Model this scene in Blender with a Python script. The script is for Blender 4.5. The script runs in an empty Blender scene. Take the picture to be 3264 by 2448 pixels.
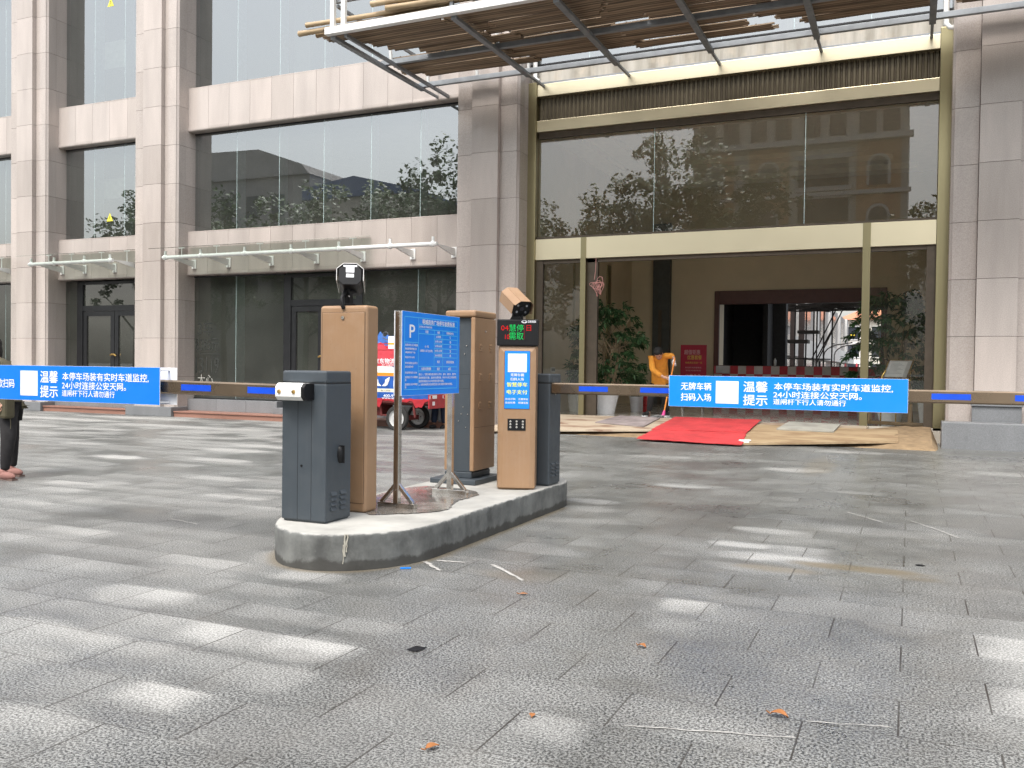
import bpy, bmesh, math, random
from mathutils import Vector, Matrix, Quaternion
import numpy as np
random.seed(7)
SC = bpy.context.scene
COL = SC.collection
PI = math.pi

# ---------------------------------------------------------------- camera
cam_d = bpy.data.cameras.new('camera')
cam_d.sensor_width = 36.0
cam_d.lens = 2838.6 / 3264.0 * 36.0
cam_d.clip_start = 0.05
cam_d.clip_end = 2000
cam = bpy.data.objects.new('camera', cam_d)
COL.objects.link(cam)
def cam_matrix(pitch, roll, yaw, loc):
    f = Vector((math.sin(yaw) * math.cos(pitch), math.cos(yaw) * math.cos(pitch), -math.sin(pitch)))
    r = Vector((math.cos(yaw), -math.sin(yaw), 0)); u = r.cross(f)
    r2 = math.cos(roll) * r + math.sin(roll) * u
    u2 = -math.sin(roll) * r + math.cos(roll) * u
    m = Matrix((r2, u2, -f)).transposed().to_4x4()
    m.translation = loc
    return m
cam.matrix_world = cam_matrix(0.01942, 0.012754, -0.42055, (0, 0, 1.4))
SC.camera = cam

# ---------------------------------------------------------------- sky, sun, exposure
SUN_EL, SUN_AZ = math.radians(58), math.radians(186)      # azimuth clockwise from +Y: from behind the camera
world = bpy.data.worlds.new('World'); SC.world = world
world.use_nodes = True
nt = world.node_tree; nt.nodes.clear()
sky = nt.nodes.new('ShaderNodeTexSky'); sky.sky_type = 'NISHITA'; sky.sun_disc = False
sky.sun_elevation = SUN_EL; sky.sun_rotation = SUN_AZ
sky.air_density = 1.5; sky.dust_density = 4.0; sky.ozone_density = 1.0
hs = nt.nodes.new('ShaderNodeHueSaturation'); hs.inputs['Saturation'].default_value = 0.28
bg = nt.nodes.new('ShaderNodeBackground'); bg.inputs['Strength'].default_value = 0.15
wo = nt.nodes.new('ShaderNodeOutputWorld')
nt.links.new(sky.outputs[0], hs.inputs['Color']); nt.links.new(hs.outputs[0], bg.inputs[0]); nt.links.new(bg.outputs[0], wo.inputs[0])
sl = bpy.data.lights.new('sun', 'SUN'); sl.energy = 1.2; sl.angle = math.radians(18); sl.color = (1.0, 0.95, 0.88)
so = bpy.data.objects.new('sun', sl); COL.objects.link(so)
sdir = Vector((math.sin(SUN_AZ) * math.cos(SUN_EL), math.cos(SUN_AZ) * math.cos(SUN_EL), math.sin(SUN_EL)))
so.rotation_mode = 'QUATERNION'; so.rotation_quaternion = (-sdir).to_track_quat('-Z', 'Y')
so.location = (0, 0, 30)
SC.view_settings.view_transform = 'Standard'; SC.view_settings.look = 'None'
SC.view_settings.exposure = 1.1; SC.view_settings.gamma = 1.0
SC.cycles.max_bounces = 10; SC.cycles.transparent_max_bounces = 16; SC.cycles.diffuse_bounces = 5; SC.cycles.glossy_bounces = 5
SC.cycles.sample_clamp_indirect = 8.0; SC.cycles.caustics_reflective = False; SC.cycles.caustics_refractive = False
SC.cycles.use_denoising = True
SC.cycles.denoising_input_passes = 'RGB_ALBEDO_NORMAL'; SC.cycles.denoising_prefilter = 'NONE'

# ---------------------------------------------------------------- materials
def srgb(r, g, b):
    f = lambda c: (c / 255 / 12.92) if c / 255 <= 0.04045 else ((c / 255 + 0.055) / 1.055) ** 2.4
    return (f(r), f(g), f(b))
class NT:
    def __init__(s, name):
        s.m = bpy.data.materials.new(name); s.m.use_nodes = True; s.t = s.m.node_tree; s.t.nodes.clear()
        s.out = s.n('ShaderNodeOutputMaterial')
    def n(s, typ, **kw):
        nd = s.t.nodes.new(typ)
        for k, v in kw.items():
            if k.startswith('_'): nd.inputs[k[1:].replace('_', ' ')].default_value = v
            else: setattr(nd, k, v)
        return nd
    def l(s, a, b): s.t.links.new(a, b)
    def coord(s, kind='Object'): return s.n('ShaderNodeTexCoord').outputs[kind]
    def noise(s, vec, scale, detail=3, rough=0.55):
        nd = s.n('ShaderNodeTexNoise'); nd.inputs['Scale'].default_value = scale; nd.inputs['Detail'].default_value = detail
        nd.inputs['Roughness'].default_value = rough; s.l(vec, nd.inputs['Vector']); return nd.outputs['Fac']
    def ramp(s, fac, stops):
        r = s.n('ShaderNodeValToRGB'); e = r.color_ramp.elements
        while len(e) < len(stops): e.new(0.5)
        for i, (p, c) in enumerate(stops):
            e[i].position = p; e[i].color = (c, c, c, 1) if isinstance(c, (int, float)) else (*c, 1)
        s.l(fac, r.inputs[0]); return r.outputs['Color']
    def mix(s, fac, a, b, blend='MIX'):
        m = s.n('ShaderNodeMix', data_type='RGBA', blend_type=blend)
        for sock, v in ((m.inputs[0], fac), (m.inputs[6], a), (m.inputs[7], b)):
            if hasattr(v, 'links') or isinstance(v, bpy.types.NodeSocket): s.l(v, sock)
            elif isinstance(v, (int, float)): sock.default_value = v
            else: sock.default_value = (*v, 1)
        return m.outputs[2]
    def math(s, op, a, b=0.0):
        m = s.n('ShaderNodeMath', operation=op)
        for sock, v in ((m.inputs[0], a), (m.inputs[1], b)):
            if isinstance(v, bpy.types.NodeSocket): s.l(v, sock)
            else: sock.default_value = v
        return m.outputs[0]
    def bsdf(s, color, rough=0.5, metal=0.0, bump=None, bstr=0.2, bdist=0.01, spec=0.5, **kw):
        b = s.n('ShaderNodeBsdfPrincipled')
        for name, v in (('Base Color', color), ('Roughness', rough), ('Metallic', metal)):
            if isinstance(v, bpy.types.NodeSocket): s.l(v, b.inputs[name])
            elif isinstance(v, (int, float)): b.inputs[name].default_value = v
            else: b.inputs[name].default_value = (*v, 1)
        b.inputs['Specular IOR Level'].default_value = spec
        for k, v in kw.items(): b.inputs[k.replace('_', ' ')].default_value = v
        if bump is not None:
            bm = s.n('ShaderNodeBump'); bm.inputs['Strength'].default_value = bstr; bm.inputs['Distance'].default_value = bdist
            s.l(bump, bm.inputs['Height']); s.l(bm.outputs[0], b.inputs['Normal'])
        s.l(b.outputs[0], s.out.inputs[0]); return b
MATS = {}
def simple(name, col, rough=0.5, metal=0.0, var=0.12, scale=6.0, bump=0.0, bscale=60, island=0.0, spec=0.5, rvar=0.1, **kw):
    if name in MATS: return MATS[name]
    t = NT(name); v = t.coord()
    n = t.noise(v, scale, 4)
    c = t.mix(t.ramp(n, [(0.3, 0.0), (0.7, 1.0)]), tuple(x * (1 - var) for x in col), tuple(min(1, x * (1 + var)) for x in col))
    if island:
        g = t.n('ShaderNodeNewGeometry'); r = g.outputs['Random Per Island']
        k = t.ramp(r, [(0, 1 - island), (1, 1 + island * 0.4)])
        c = t.mix(1.0, c, k, 'MULTIPLY')
    rr = t.ramp(t.noise(v, scale * 2.3, 3), [(0.3, max(0.02, rough - rvar)), (0.7, min(1, rough + rvar))])
    t.bsdf(c, rr, metal, bump=(t.noise(v, bscale, 3) if bump else None), bstr=bump, spec=spec, **kw)
    MATS[name] = t.m; return t.m
def speckle(name, light, dark, scale, rough, island=0.1, spec=0.5, bump=0.05, stain=0.1, mid=0.5):
    t = NT(name); v = t.coord()
    f = t.noise(v, scale, 3, 0.7); f2 = t.noise(v, scale * 0.37, 2, 0.6)
    c = t.mix(t.ramp(f, [(mid - 0.16, 0.0), (mid + 0.16, 1.0)]), dark, light)
    c = t.mix(t.ramp(f2, [(0.35, 0.0), (0.7, 0.35)]), c, tuple((a + b) * 0.5 for a, b in zip(light, dark)))
    k = t.ramp(t.n('ShaderNodeNewGeometry').outputs['Random Per Island'], [(0, (1 - island, 1 - island * 1.1, 1 - island * 1.2)), (0.5, (1, 1, 1)), (1, (1 + island * .4, 1 + island * .3, 1 + island * .25))])
    c = t.mix(1.0, c, k, 'MULTIPLY')
    st = t.n('ShaderNodeMapping'); st.inputs['Scale'].default_value = (2.2, 2.2, 0.35); t.l(v, st.inputs['Vector'])
    c = t.mix(1.0, c, t.ramp(t.noise(st.outputs[0], 1.0, 5), [(0.3, 1 - stain), (0.65, 1.0)]), 'MULTIPLY')
    t.bsdf(c, t.ramp(t.noise(v, 3, 3), [(0.3, rough * 0.7), (0.7, rough * 1.4)]), 0, bump=f, bstr=bump, bdist=0.004, spec=spec)
    MATS[name] = t.m; return t.m
def emit(name, col, strength):
    t = NT(name); e = t.n('ShaderNodeEmission'); e.inputs[0].default_value = (*col, 1); e.inputs[1].default_value = strength
    t.l(e.outputs[0], t.out.inputs[0]); MATS[name] = t.m; return t.m
def glass(name, tint, refl=1.6, rough=0.0, dirt=0.0, rtint=(1, 1, 1), coat=0.0):
    t = NT(name); tr = t.n('ShaderNodeBsdfTransparent'); tr.inputs[0].default_value = (*tint, 1)
    gl = t.n('ShaderNodeBsdfGlossy'); gl.inputs['Roughness'].default_value = rough; gl.inputs[0].default_value = (*rtint, 1)
    fr = t.n('ShaderNodeFresnel'); fr.inputs[0].default_value = 1.5
    v = t.coord(); wob = t.noise(v, 0.55, 1)
    bm = t.n('ShaderNodeBump'); bm.inputs['Strength'].default_value = 0.02; bm.inputs['Distance'].default_value = 0.02; t.l(wob, bm.inputs['Height'])
    t.l(bm.outputs[0], gl.inputs['Normal'])
    fac = t.n('ShaderNodeMath', operation='MULTIPLY', use_clamp=True); t.l(fr.outputs[0], fac.inputs[0]); fac.inputs[1].default_value = refl
    if coat:
        f2 = t.n('ShaderNodeMath', operation='ADD', use_clamp=True); t.l(fac.outputs[0], f2.inputs[0]); f2.inputs[1].default_value = coat; fac = f2
    mx = t.n('ShaderNodeMixShader'); t.l(fac.outputs[0], mx.inputs[0]); t.l(tr.outputs[0], mx.inputs[1]); t.l(gl.outputs[0], mx.inputs[2])
    res = mx.outputs[0]
    if dirt:
        df = t.n('ShaderNodeBsdfDiffuse'); df.inputs[0].default_value = (0.42, 0.43, 0.37, 1)  # pale dust film; its haze also stands in for light from inside
        m2 = t.n('ShaderNodeMixShader'); t.l(t.ramp(t.noise(v, 0.9, 6, 0.6), [(0.25, dirt * 0.45), (0.75, dirt)]), m2.inputs[0])
        t.l(res, m2.inputs[1]); t.l(df.outputs[0], m2.inputs[2]); res = m2.outputs[0]
    t.l(res, t.out.inputs[0]); MATS[name] = t.m; return t.m

GRANITE = speckle('pink_granite', (0.575, 0.512, 0.475), (0.41, 0.36, 0.328), 70, 0.17, island=0.13, spec=0.5, stain=0.20)
MORTAR = simple('joint_mortar', (0.10, 0.085, 0.08), 0.9)
GREYSTONE = speckle('grey_granite', (0.27, 0.28, 0.29), (0.15, 0.155, 0.165), 90, 0.35, island=0.1, stain=0.18)
REDSTONE = speckle('red_granite', (0.36, 0.19, 0.14), (0.24, 0.12, 0.09), 90, 0.4, island=0.08)
GOLD = simple('champagne_metal', (0.74, 0.66, 0.47), 0.36, 1.0, var=0.015, scale=0.6, rvar=0.015)
GOLD_D = simple('champagne_post_metal', (0.33, 0.29, 0.17), 0.34, 1.0, var=0.03, scale=0.7, rvar=0.02)
BRONZE = simple('dark_bronze', (0.10, 0.08, 0.06), 0.45, 0.6)
BLACKF = simple('black_frame_metal', (0.018, 0.018, 0.02), 0.4, 0.2)
WHITEP = simple('white_paint', (0.80, 0.80, 0.78), 0.35, var=0.04)
STEEL = simple('galvanised_steel', (0.27, 0.285, 0.30), 0.5, 0.45, var=0.14, scale=5)
STAINLESS = simple('stainless_steel', (0.62, 0.60, 0.57), 0.18, 1.0, var=0.06)
def coated(name, col, rough, dust, amt):
    # powder coat with handling marks, dust film and faint run marks
    t = NT(name); v = t.coord()
    a = t.noise(v, 1.8, 6, .62); b = t.noise(v, 9, 6, .7)
    mp = t.n('ShaderNodeMapping'); mp.inputs['Scale'].default_value = (26, 26, 1.1); t.l(v, mp.inputs['Vector']); r = t.noise(mp.outputs[0], 1.0, 4, .6)
    c = t.mix(t.ramp(a, [(.3, 0.0), (.7, 1.0)]), tuple(x * .90 for x in col), tuple(x * 1.08 for x in col))
    c = t.mix(t.math('MULTIPLY', t.ramp(b, [(.48, 0.0), (.78, 1.0)]), amt), c, dust)
    c = t.mix(t.math('MULTIPLY', t.ramp(r, [(.55, 0.0), (.72, 1.0)]), amt * .7), c, dust)
    c = t.mix(t.ramp(t.noise(v, 46, 2, .5), [(.70, 0.0), (.74, amt * 1.3)]), c, tuple(x * .45 for x in col))
    t.bsdf(c, t.ramp(b, [(.3, rough - .08), (.7, rough + .16)]), 0, bump=t.noise(v, 300, 2), bstr=.07); MATS[name] = t.m; return t.m
TAN = coated('tan_powder_coat', (0.315, 0.192, 0.108), .38, (.40, .30, .22), .20) if True else simple('tan_powder_coat', (0.36, 0.225, 0.130), 0.36, var=0.05, scale=3, bump=0.06, bscale=300)
CHAR = coated('charcoal_powder_coat', (0.050, 0.062, 0.074), .44, (.13, .13, .125), .11)
CHARD = simple('charcoal_seam', (0.012, 0.014, 0.017), 0.6)
TAND = simple('tan_seam', (0.13, 0.075, 0.04), 0.6)
BLACKP = simple('black_plastic', (0.010, 0.010, 0.011), 0.45, spec=.25)
RUBBER = simple('tyre_rubber', (0.022, 0.021, 0.02), 0.8, bump=0.3, bscale=80)
BLUE = simple('sign_blue', (0.004, 0.235, 0.86), 0.4, var=0.03, scale=2)
BLUEL = simple('sign_blue_worn', (0.004, 0.19, 0.78), 0.4, var=0.03, scale=2)
REFLB = simple('reflective_blue', (0.004, 0.07, 0.60), 0.35, var=0.15, scale=4)
LETTER = simple('sign_white', (0.86, 0.87, 0.90), 0.5, var=0.02)
LETTERY = simple('sign_yellow', (0.80, 0.86, 0.22), 0.5, var=0.02)
LINEC = simple('sign_line_cyan', (0.10, 0.50, 0.90), 0.5, var=0.02)
ARMM = simple('champagne_arm', (0.27, 0.205, 0.145), 0.30, 0.9, var=0.04, scale=2)
BRASS = simple('brass_bolt', (0.55, 0.35, 0.12), 0.35, 1.0)
WALLB = simple('lobby_beige_wall', (0.58, 0.49, 0.345), 0.5, var=0.06, scale=1.2)
LCEIL = simple('lobby_ceiling_paint', (0.84, 0.81, 0.70), 0.7, var=0.04)
LFLOOR = simple('lobby_polished_floor', (0.56, 0.52, 0.45), 0.10, var=0.12, scale=2)
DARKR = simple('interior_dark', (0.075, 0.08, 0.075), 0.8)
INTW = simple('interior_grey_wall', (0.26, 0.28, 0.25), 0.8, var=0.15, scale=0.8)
INTBEAM = simple('interior_pale_beam', (0.62, 0.64, 0.55), 0.7)
REDBROWN = simple('red_brown_frame', (0.085, 0.030, 0.025), 0.45)
CARPET = simple('red_carpet', (0.46, 0.038, 0.042), 0.95, var=0.20, scale=2.5, bump=0.4, bscale=150)
SANDM = simple('builders_sand', (0.25, 0.175, 0.10), 0.95, var=0.2, scale=7, bump=0.8, bscale=40)
GLASSW = glass('window_glass', (0.62, 0.68, 0.66), 1.8, 0.0, dirt=0.08, rtint=(0.93, 0.97, 1.0), coat=0.20)
GLASSG = glass('shopfront_glass', (0.60, 0.67, 0.63), 1.6, 0.0, dirt=0.12, coat=0.025)
GLASSL = glass('lobby_glass', (0.80, 0.80, 0.70), 1.7, 0.0, dirt=0.085, coat=0.05)
GLASSC = glass('clear_lobby_glass', (0.82, 0.82, 0.76), 1.0, 0.0, dirt=0.03)
GLASSA = glass('awning_glass', (0.86, 0.92, 0.89), 1.5, 0.02, dirt=0.10)
FIN = simple('glass_edge', (0.62, 0.78, 0.78), 0.25, var=0.05)
ORANGE = simple('orange_cotton', (0.66, 0.27, 0.030), 0.85, var=0.12, scale=14, bump=0.5, bscale=26)
TROUS = simple('black_trousers', (0.014, 0.013, 0.014), 0.85, bump=0.2, bscale=30)
JEANS = simple('navy_jeans', (0.02, 0.03, 0.06), 0.9, bump=0.2, bscale=60)
SKIN = simple('skin', (0.50, 0.29, 0.20), 0.55, var=0.06)
HAIR = simple('black_hair', (0.010, 0.009, 0.008), 0.8, bump=0.5, bscale=90)
SHOEP = simple('pinkish_suede', (0.26, 0.13, 0.11), 0.9, bump=0.3, bscale=120)
SHOEB = simple('black_shoe', (0.015, 0.015, 0.016), 0.6)
OLIVE = simple('olive_canvas', (0.085, 0.075, 0.045), 0.9, bump=0.3, bscale=60)
POTW = simple('white_ceramic', (0.84, 0.84, 0.86), 0.25, var=0.03)
SOIL = simple('dark_soil', (0.03, 0.02, 0.015), 1.0, bump=0.6, bscale=60)
WOODP = simple('bare_wood', (0.44, 0.28, 0.14), 0.8, var=0.2, scale=12)
TRED = simple('truck_red_paint', (0.40, 0.020, 0.030), 0.45, var=0.25, scale=7)
TREDB = simple('banner_red', (0.62, 0.055, 0.075), 0.5, var=0.3, scale=6)
TBLUE = simple('banner_blue', (0.012, 0.085, 0.36), 0.5, var=0.3, scale=6)
TWHITE = simple('banner_white', (0.78, 0.78, 0.76), 0.5, var=0.04)
TORANGE = simple('banner_orange', (0.72, 0.26, 0.02), 0.5)
TCREAM = simple('banner_cream', (0.72, 0.69, 0.55), 0.5)
GREYC = simple('grey_chassis', (0.05, 0.035, 0.033), 0.7)
CLOTHB = simple('blue_tarp', (0.03, 0.12, 0.38), 0.6, var=0.2, scale=9)
CLOTHR = simple('red_tarp', (0.45, 0.025, 0.045), 0.6, var=0.2, scale=9)
YEL = simple('yellow_sticker', (0.80, 0.72, 0.08), 0.5, var=0.03)

def leafmat(name, a, b, spec=0.4):
    t = NT(name); g = t.n('ShaderNodeNewGeometry').outputs['Random Per Island']
    c = t.mix(g, a, b); t.bsdf(c, 0.45, spec=spec); MATS[name] = t.m; return t.m
LEAF = leafmat('foliage_green', (0.045, 0.090, 0.024), (0.105, 0.175, 0.050))
LEAFP = leafmat('potted_foliage', (0.020, 0.055, 0.020), (0.060, 0.125, 0.045))
GRASSP = leafmat('grassy_foliage', (0.025, 0.06, 0.02), (0.07, 0.12, 0.04))
BARK = simple('bark', (0.10, 0.075, 0.05), 0.95, bump=0.6, bscale=30)
BARKP = simple('pale_bark', (0.24, 0.18, 0.11), 0.9, bump=0.4, bscale=50)
DRYLEAF = leafmat('dry_leaf', (0.26, 0.095, 0.03), (0.42, 0.19, 0.06))

def bamboo_mat():
    t = NT('bamboo'); v = t.coord()
    mp = t.n('ShaderNodeMapping'); mp.inputs['Scale'].default_value = (1.2, 30, 30); t.l(v, mp.inputs['Vector'])
    f = t.noise(mp.outputs[0], 1.0, 4)
    c = t.mix(t.ramp(f, [(0.3, 0.0), (0.7, 1.0)]), (0.115, 0.075, 0.045), (0.33, 0.235, 0.145))
    k = t.ramp(t.n('ShaderNodeNewGeometry').outputs['Random Per Island'], [(0, 0.30), (1, 1.30)])
    c = t.mix(1.0, c, k, 'MULTIPLY')
    t.bsdf(c, 0.6, bump=f, bstr=0.4); MATS['bamboo'] = t.m; return t.m
BAMBOO = bamboo_mat()
def pole_mat():
    t = NT('bamboo_pole'); v = t.coord()
    mp = t.n('ShaderNodeMapping'); mp.inputs['Scale'].default_value = (2.5, 12, 12); t.l(v, mp.inputs['Vector'])
    f = t.noise(mp.outputs[0], 1.0, 4)
    c = t.mix(t.ramp(f, [(0.3, 0.0), (0.7, 1.0)]), (0.29, 0.20, 0.11), (0.50, 0.38, 0.235))
    t.bsdf(c, 0.5, bump=f, bstr=0.3); MATS['pole'] = t.m; return t.m
POLE = pole_mat()
def ply_mat(name, a, b, stain=None):
    t = NT(name); v = t.coord()
    mp = t.n('ShaderNodeMapping'); mp.inputs['Scale'].default_value = (0.8, 9, 9); t.l(v, mp.inputs['Vector'])
    f = t.noise(mp.outputs[0], 1.6, 6, 0.65)
    c = t.mix(t.ramp(f, [(0.3, 0.0), (0.7, 1.0)]), a, b)
    if stain:
        m2 = t.n('ShaderNodeMapping'); m2.inputs['Scale'].default_value = (1.0, 3.0, 1.0); t.l(v, m2.inputs['Vector'])
        c = t.mix(t.ramp(t.noise(m2.outputs[0], 1.5, 5), [(0.48, 0.0), (0.62, 0.85)]), c, stain)
    t.bsdf(c, 0.75, bump=f, bstr=0.15); MATS[name] = t.m; return t.m
PLY = ply_mat('plywood', (0.29, 0.205, 0.115), (0.43, 0.325, 0.20), (0.24, 0.155, 0.085))
PLYS = ply_mat('plywood_stained', (0.36, 0.29, 0.21), (0.49, 0.41, 0.31), (0.19, 0.10, 0.065))
SLABM = simple('worn_board', (0.33, 0.32, 0.28), 0.8, var=0.2, scale=3)
MATM = simple('dusty_doormat', (0.26, 0.22, 0.215), 0.95, var=0.35, scale=4, bump=0.3, bscale=90)
def concrete_wall():
    t = NT('weathered_concrete'); v = t.coord()
    mp = t.n('ShaderNodeMapping'); mp.inputs['Scale'].default_value = (3.0, 1, 0.35); t.l(v, mp.inputs['Vector'])
    f = t.noise(mp.outputs[0], 1.3, 6, 0.6); g = t.noise(v, 2.2, 6, 0.6)
    c = t.mix(t.ramp(f, [(0.35, 0.0), (0.65, 1.0)]), (0.29, 0.265, 0.22), (0.52, 0.49, 0.435))
    c = t.mix(t.ramp(g, [(0.5, 0.0), (0.68, 0.45)]), c, (0.64, 0.54, 0.42))
    t.bsdf(c, 0.9, bump=g, bstr=0.3); return t.m
CONCW = concrete_wall()
def island_mats():
    t = NT('island_side'); v = t.coord()
    sep = t.n('ShaderNodeSeparateXYZ'); t.l(v, sep.inputs[0])
    n1 = t.noise(v, 3.2, 6, 0.65); n2 = t.noise(v, 11, 5, 0.6)
    mp = t.n('ShaderNodeMapping'); mp.inputs['Scale'].default_value = (6, 6, 1.0); t.l(v, mp.inputs['Vector'])
    n3 = t.noise(mp.outputs[0], 1.2, 5, 0.65)
    c = t.mix(t.ramp(t.math('ADD', t.math('MULTIPLY', n1, .75), t.math('MULTIPLY', n3, .25)), [(0.36, 0.0), (0.62, 1.0)]), (0.070, 0.072, 0.070), (0.185, 0.19, 0.182))
    c = t.mix(t.ramp(n2, [(0.55, 0.0), (0.75, 0.30)]), c, (0.27, 0.27, 0.255))
    # damp, ragged base band
    edge = t.math('ADD', sep.outputs[2], t.math('MULTIPLY', t.math('SUBTRACT', n1, 0.5), 0.16))
    damp = t.ramp(edge, [(0.052, 1.0), (0.072, 0.0)])
    c = t.mix(t.math('MULTIPLY', damp, 0.8), c, (0.038, 0.036, 0.032))
    # pale crumbling lip
    lip = t.ramp(t.math('ADD', sep.outputs[2], t.math('MULTIPLY', t.math('SUBTRACT', n2, 0.5), 0.05)), [(0.236, 0.0), (0.25, 0.7)])
    c = t.mix(lip, c, (0.50, 0.49, 0.46))
    t.bsdf(c, 0.75, bump=n2, bstr=0.35, bdist=0.01)
    t2 = NT('island_top'); v = t2.coord(); n1 = t2.noise(v, 2.4, 6, 0.6); n2 = t2.noise(v, 14, 5)
    c = t2.mix(t2.ramp(n1, [(0.3, 0.0), (0.7, 1.0)]), (0.28, 0.275, 0.255), (0.46, 0.45, 0.42))
    c = t2.mix(t2.ramp(n2, [(0.5, 0.0), (0.75, 0.3)]), c, (0.33, 0.32, 0.30))
    t2.bsdf(c, 0.85, bump=n2, bstr=0.25, bdist=0.01)
    t3 = NT('puddle_film'); v = t3.coord(); n1 = t3.noise(v, 5, 5)
    t3.bsdf(t3.mix(n1, (0.15, 0.135, 0.12), (0.26, 0.24, 0.215)), t3.ramp(n1, [(0.4, 0.06), (0.65, 0.28)]), spec=0.4)
    return t.m, t2.m, t3.m
ISL_S, ISL_T, PUDDLE = island_mats()
def paving_mat():
    t = NT('granite_paving'); v = t.coord()
    mp = t.n('ShaderNodeMapping'); mp.inputs['Location'].default_value = (-0.333, -4.52, 0); t.l(v, mp.inputs['Vector'])
    br = t.n('ShaderNodeTexBrick', offset=0.5, offset_frequency=2, squash=1.0, squash_frequency=2)
    br.inputs['Color1'].default_value = (0, 0, 0, 1); br.inputs['Color2'].default_value = (1, 1, 1, 1); br.inputs['Mortar'].default_value = (0.5, 0.5, 0.5, 1)
    br.inputs['Scale'].default_value = 1.0; br.inputs['Mortar Size'].default_value = 0.0048; br.inputs['Mortar Smooth'].default_value = 0.4
    br.inputs['Brick Width'].default_value = 0.7; br.inputs['Row Height'].default_value = 0.4066; br.inputs['Bias'].default_value = 0
    t.l(mp.outputs[0], br.inputs['Vector'])
    tile = t.n('ShaderNodeSeparateColor'); t.l(br.outputs['Color'], tile.inputs[0]); tile = tile.outputs[0]
    at = t.n('ShaderNodeAttribute', attribute_name='dry'); dry = at.outputs['Fac']
    g1 = t.noise(v, 92, 3, 0.75); g2 = t.noise(v, 34, 2, 0.6); big = t.noise(v, 0.55, 5, 0.6); midn = t.noise(v, 3.0, 5, 0.62)
    c = t.mix(t.ramp(g1, [(0.44, 0.0), (0.57, 1.0)]), (0.008, 0.009, 0.009), (0.340, 0.345, 0.332))
    c = t.mix(t.ramp(g2, [(0.3, 0.0), (0.7, 0.25)]), c, (0.13, 0.13, 0.13))
    k = t.ramp(tile, [(0, 0.94), (1, 1.05)]); c = t.mix(1.0, c, k, 'MULTIPLY')
    c = t.mix(1.0, c, t.ramp(big, [(0.3, 0.78), (0.7, 1.12)]), 'MULTIPLY')
    c = t.mix(t.ramp(midn, [(0.48, 0.0), (0.75, 0.22)]), c, (0.20, 0.185, 0.16))
    c = t.mix(1.0, c, t.ramp(t.noise(v, 1.6, 6, 0.7), [(0.32, 0.72), (0.62, 1.08)]), 'MULTIPLY')
    dd = t.math('ADD', dry, t.math('MULTIPLY', t.math('SUBTRACT', g1, 0.5), t.math('MULTIPLY', dry, 0.9)))
    dcol = t.mix(t.ramp(g1, [(0.35, 0.0), (0.65, 1.0)]), (0.26, 0.255, 0.245), (0.56, 0.555, 0.53))
    c = t.mix(t.ramp(dd, [(0.05, 0.0), (0.9, 0.85)]), c, dcol)
    st = t.n('ShaderNodeAttribute', attribute_name='stain').outputs['Fac']
    c = t.mix(st, c, t.mix(g2, (0.12, 0.095, 0.06), (0.20, 0.165, 0.11)))
    mort = t.math('MULTIPLY', br.outputs['Fac'], t.ramp(t.noise(v, 1.3, 4), [(0.3, 0.45), (0.55, 1.0)]))
    sx = t.n('ShaderNodeSeparateXYZ'); t.l(mp.outputs[0], sx.inputs[0])
    fy = t.math('FRACT', t.math('DIVIDE', sx.outputs[1], .4066)); ed = t.math('ABSOLUTE', t.math('SUBTRACT', fy, .5))
    xm = t.ramp(ed, [(.484, 0.0), (.488, 1.0)])                       # the long joints are tight and half filled with grit
    lg = t.ramp(t.noise(v, .45, 3), [(.40, .78), (.62, .25)])
    mort = t.math('MULTIPLY', mort, t.math('SUBTRACT', 1.0, t.math('MULTIPLY', xm, lg)))
    c = t.mix(mort, c, (0.030, 0.025, 0.021))
    wet = t.ramp(t.noise(v, 0.8, 5, 0.6), [(0.35, 0.24), (0.65, 0.46)])
    r = t.mix(t.ramp(dry, [(0.0, 0.0), (0.5, 1.0)]), wet, (0.85, 0.85, 0.85))
    b = t.bsdf(c, r, 0, bump=g1, bstr=0.12, bdist=0.004, spec=0.45)
    return t.m
PAVING = paving_mat()

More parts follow.
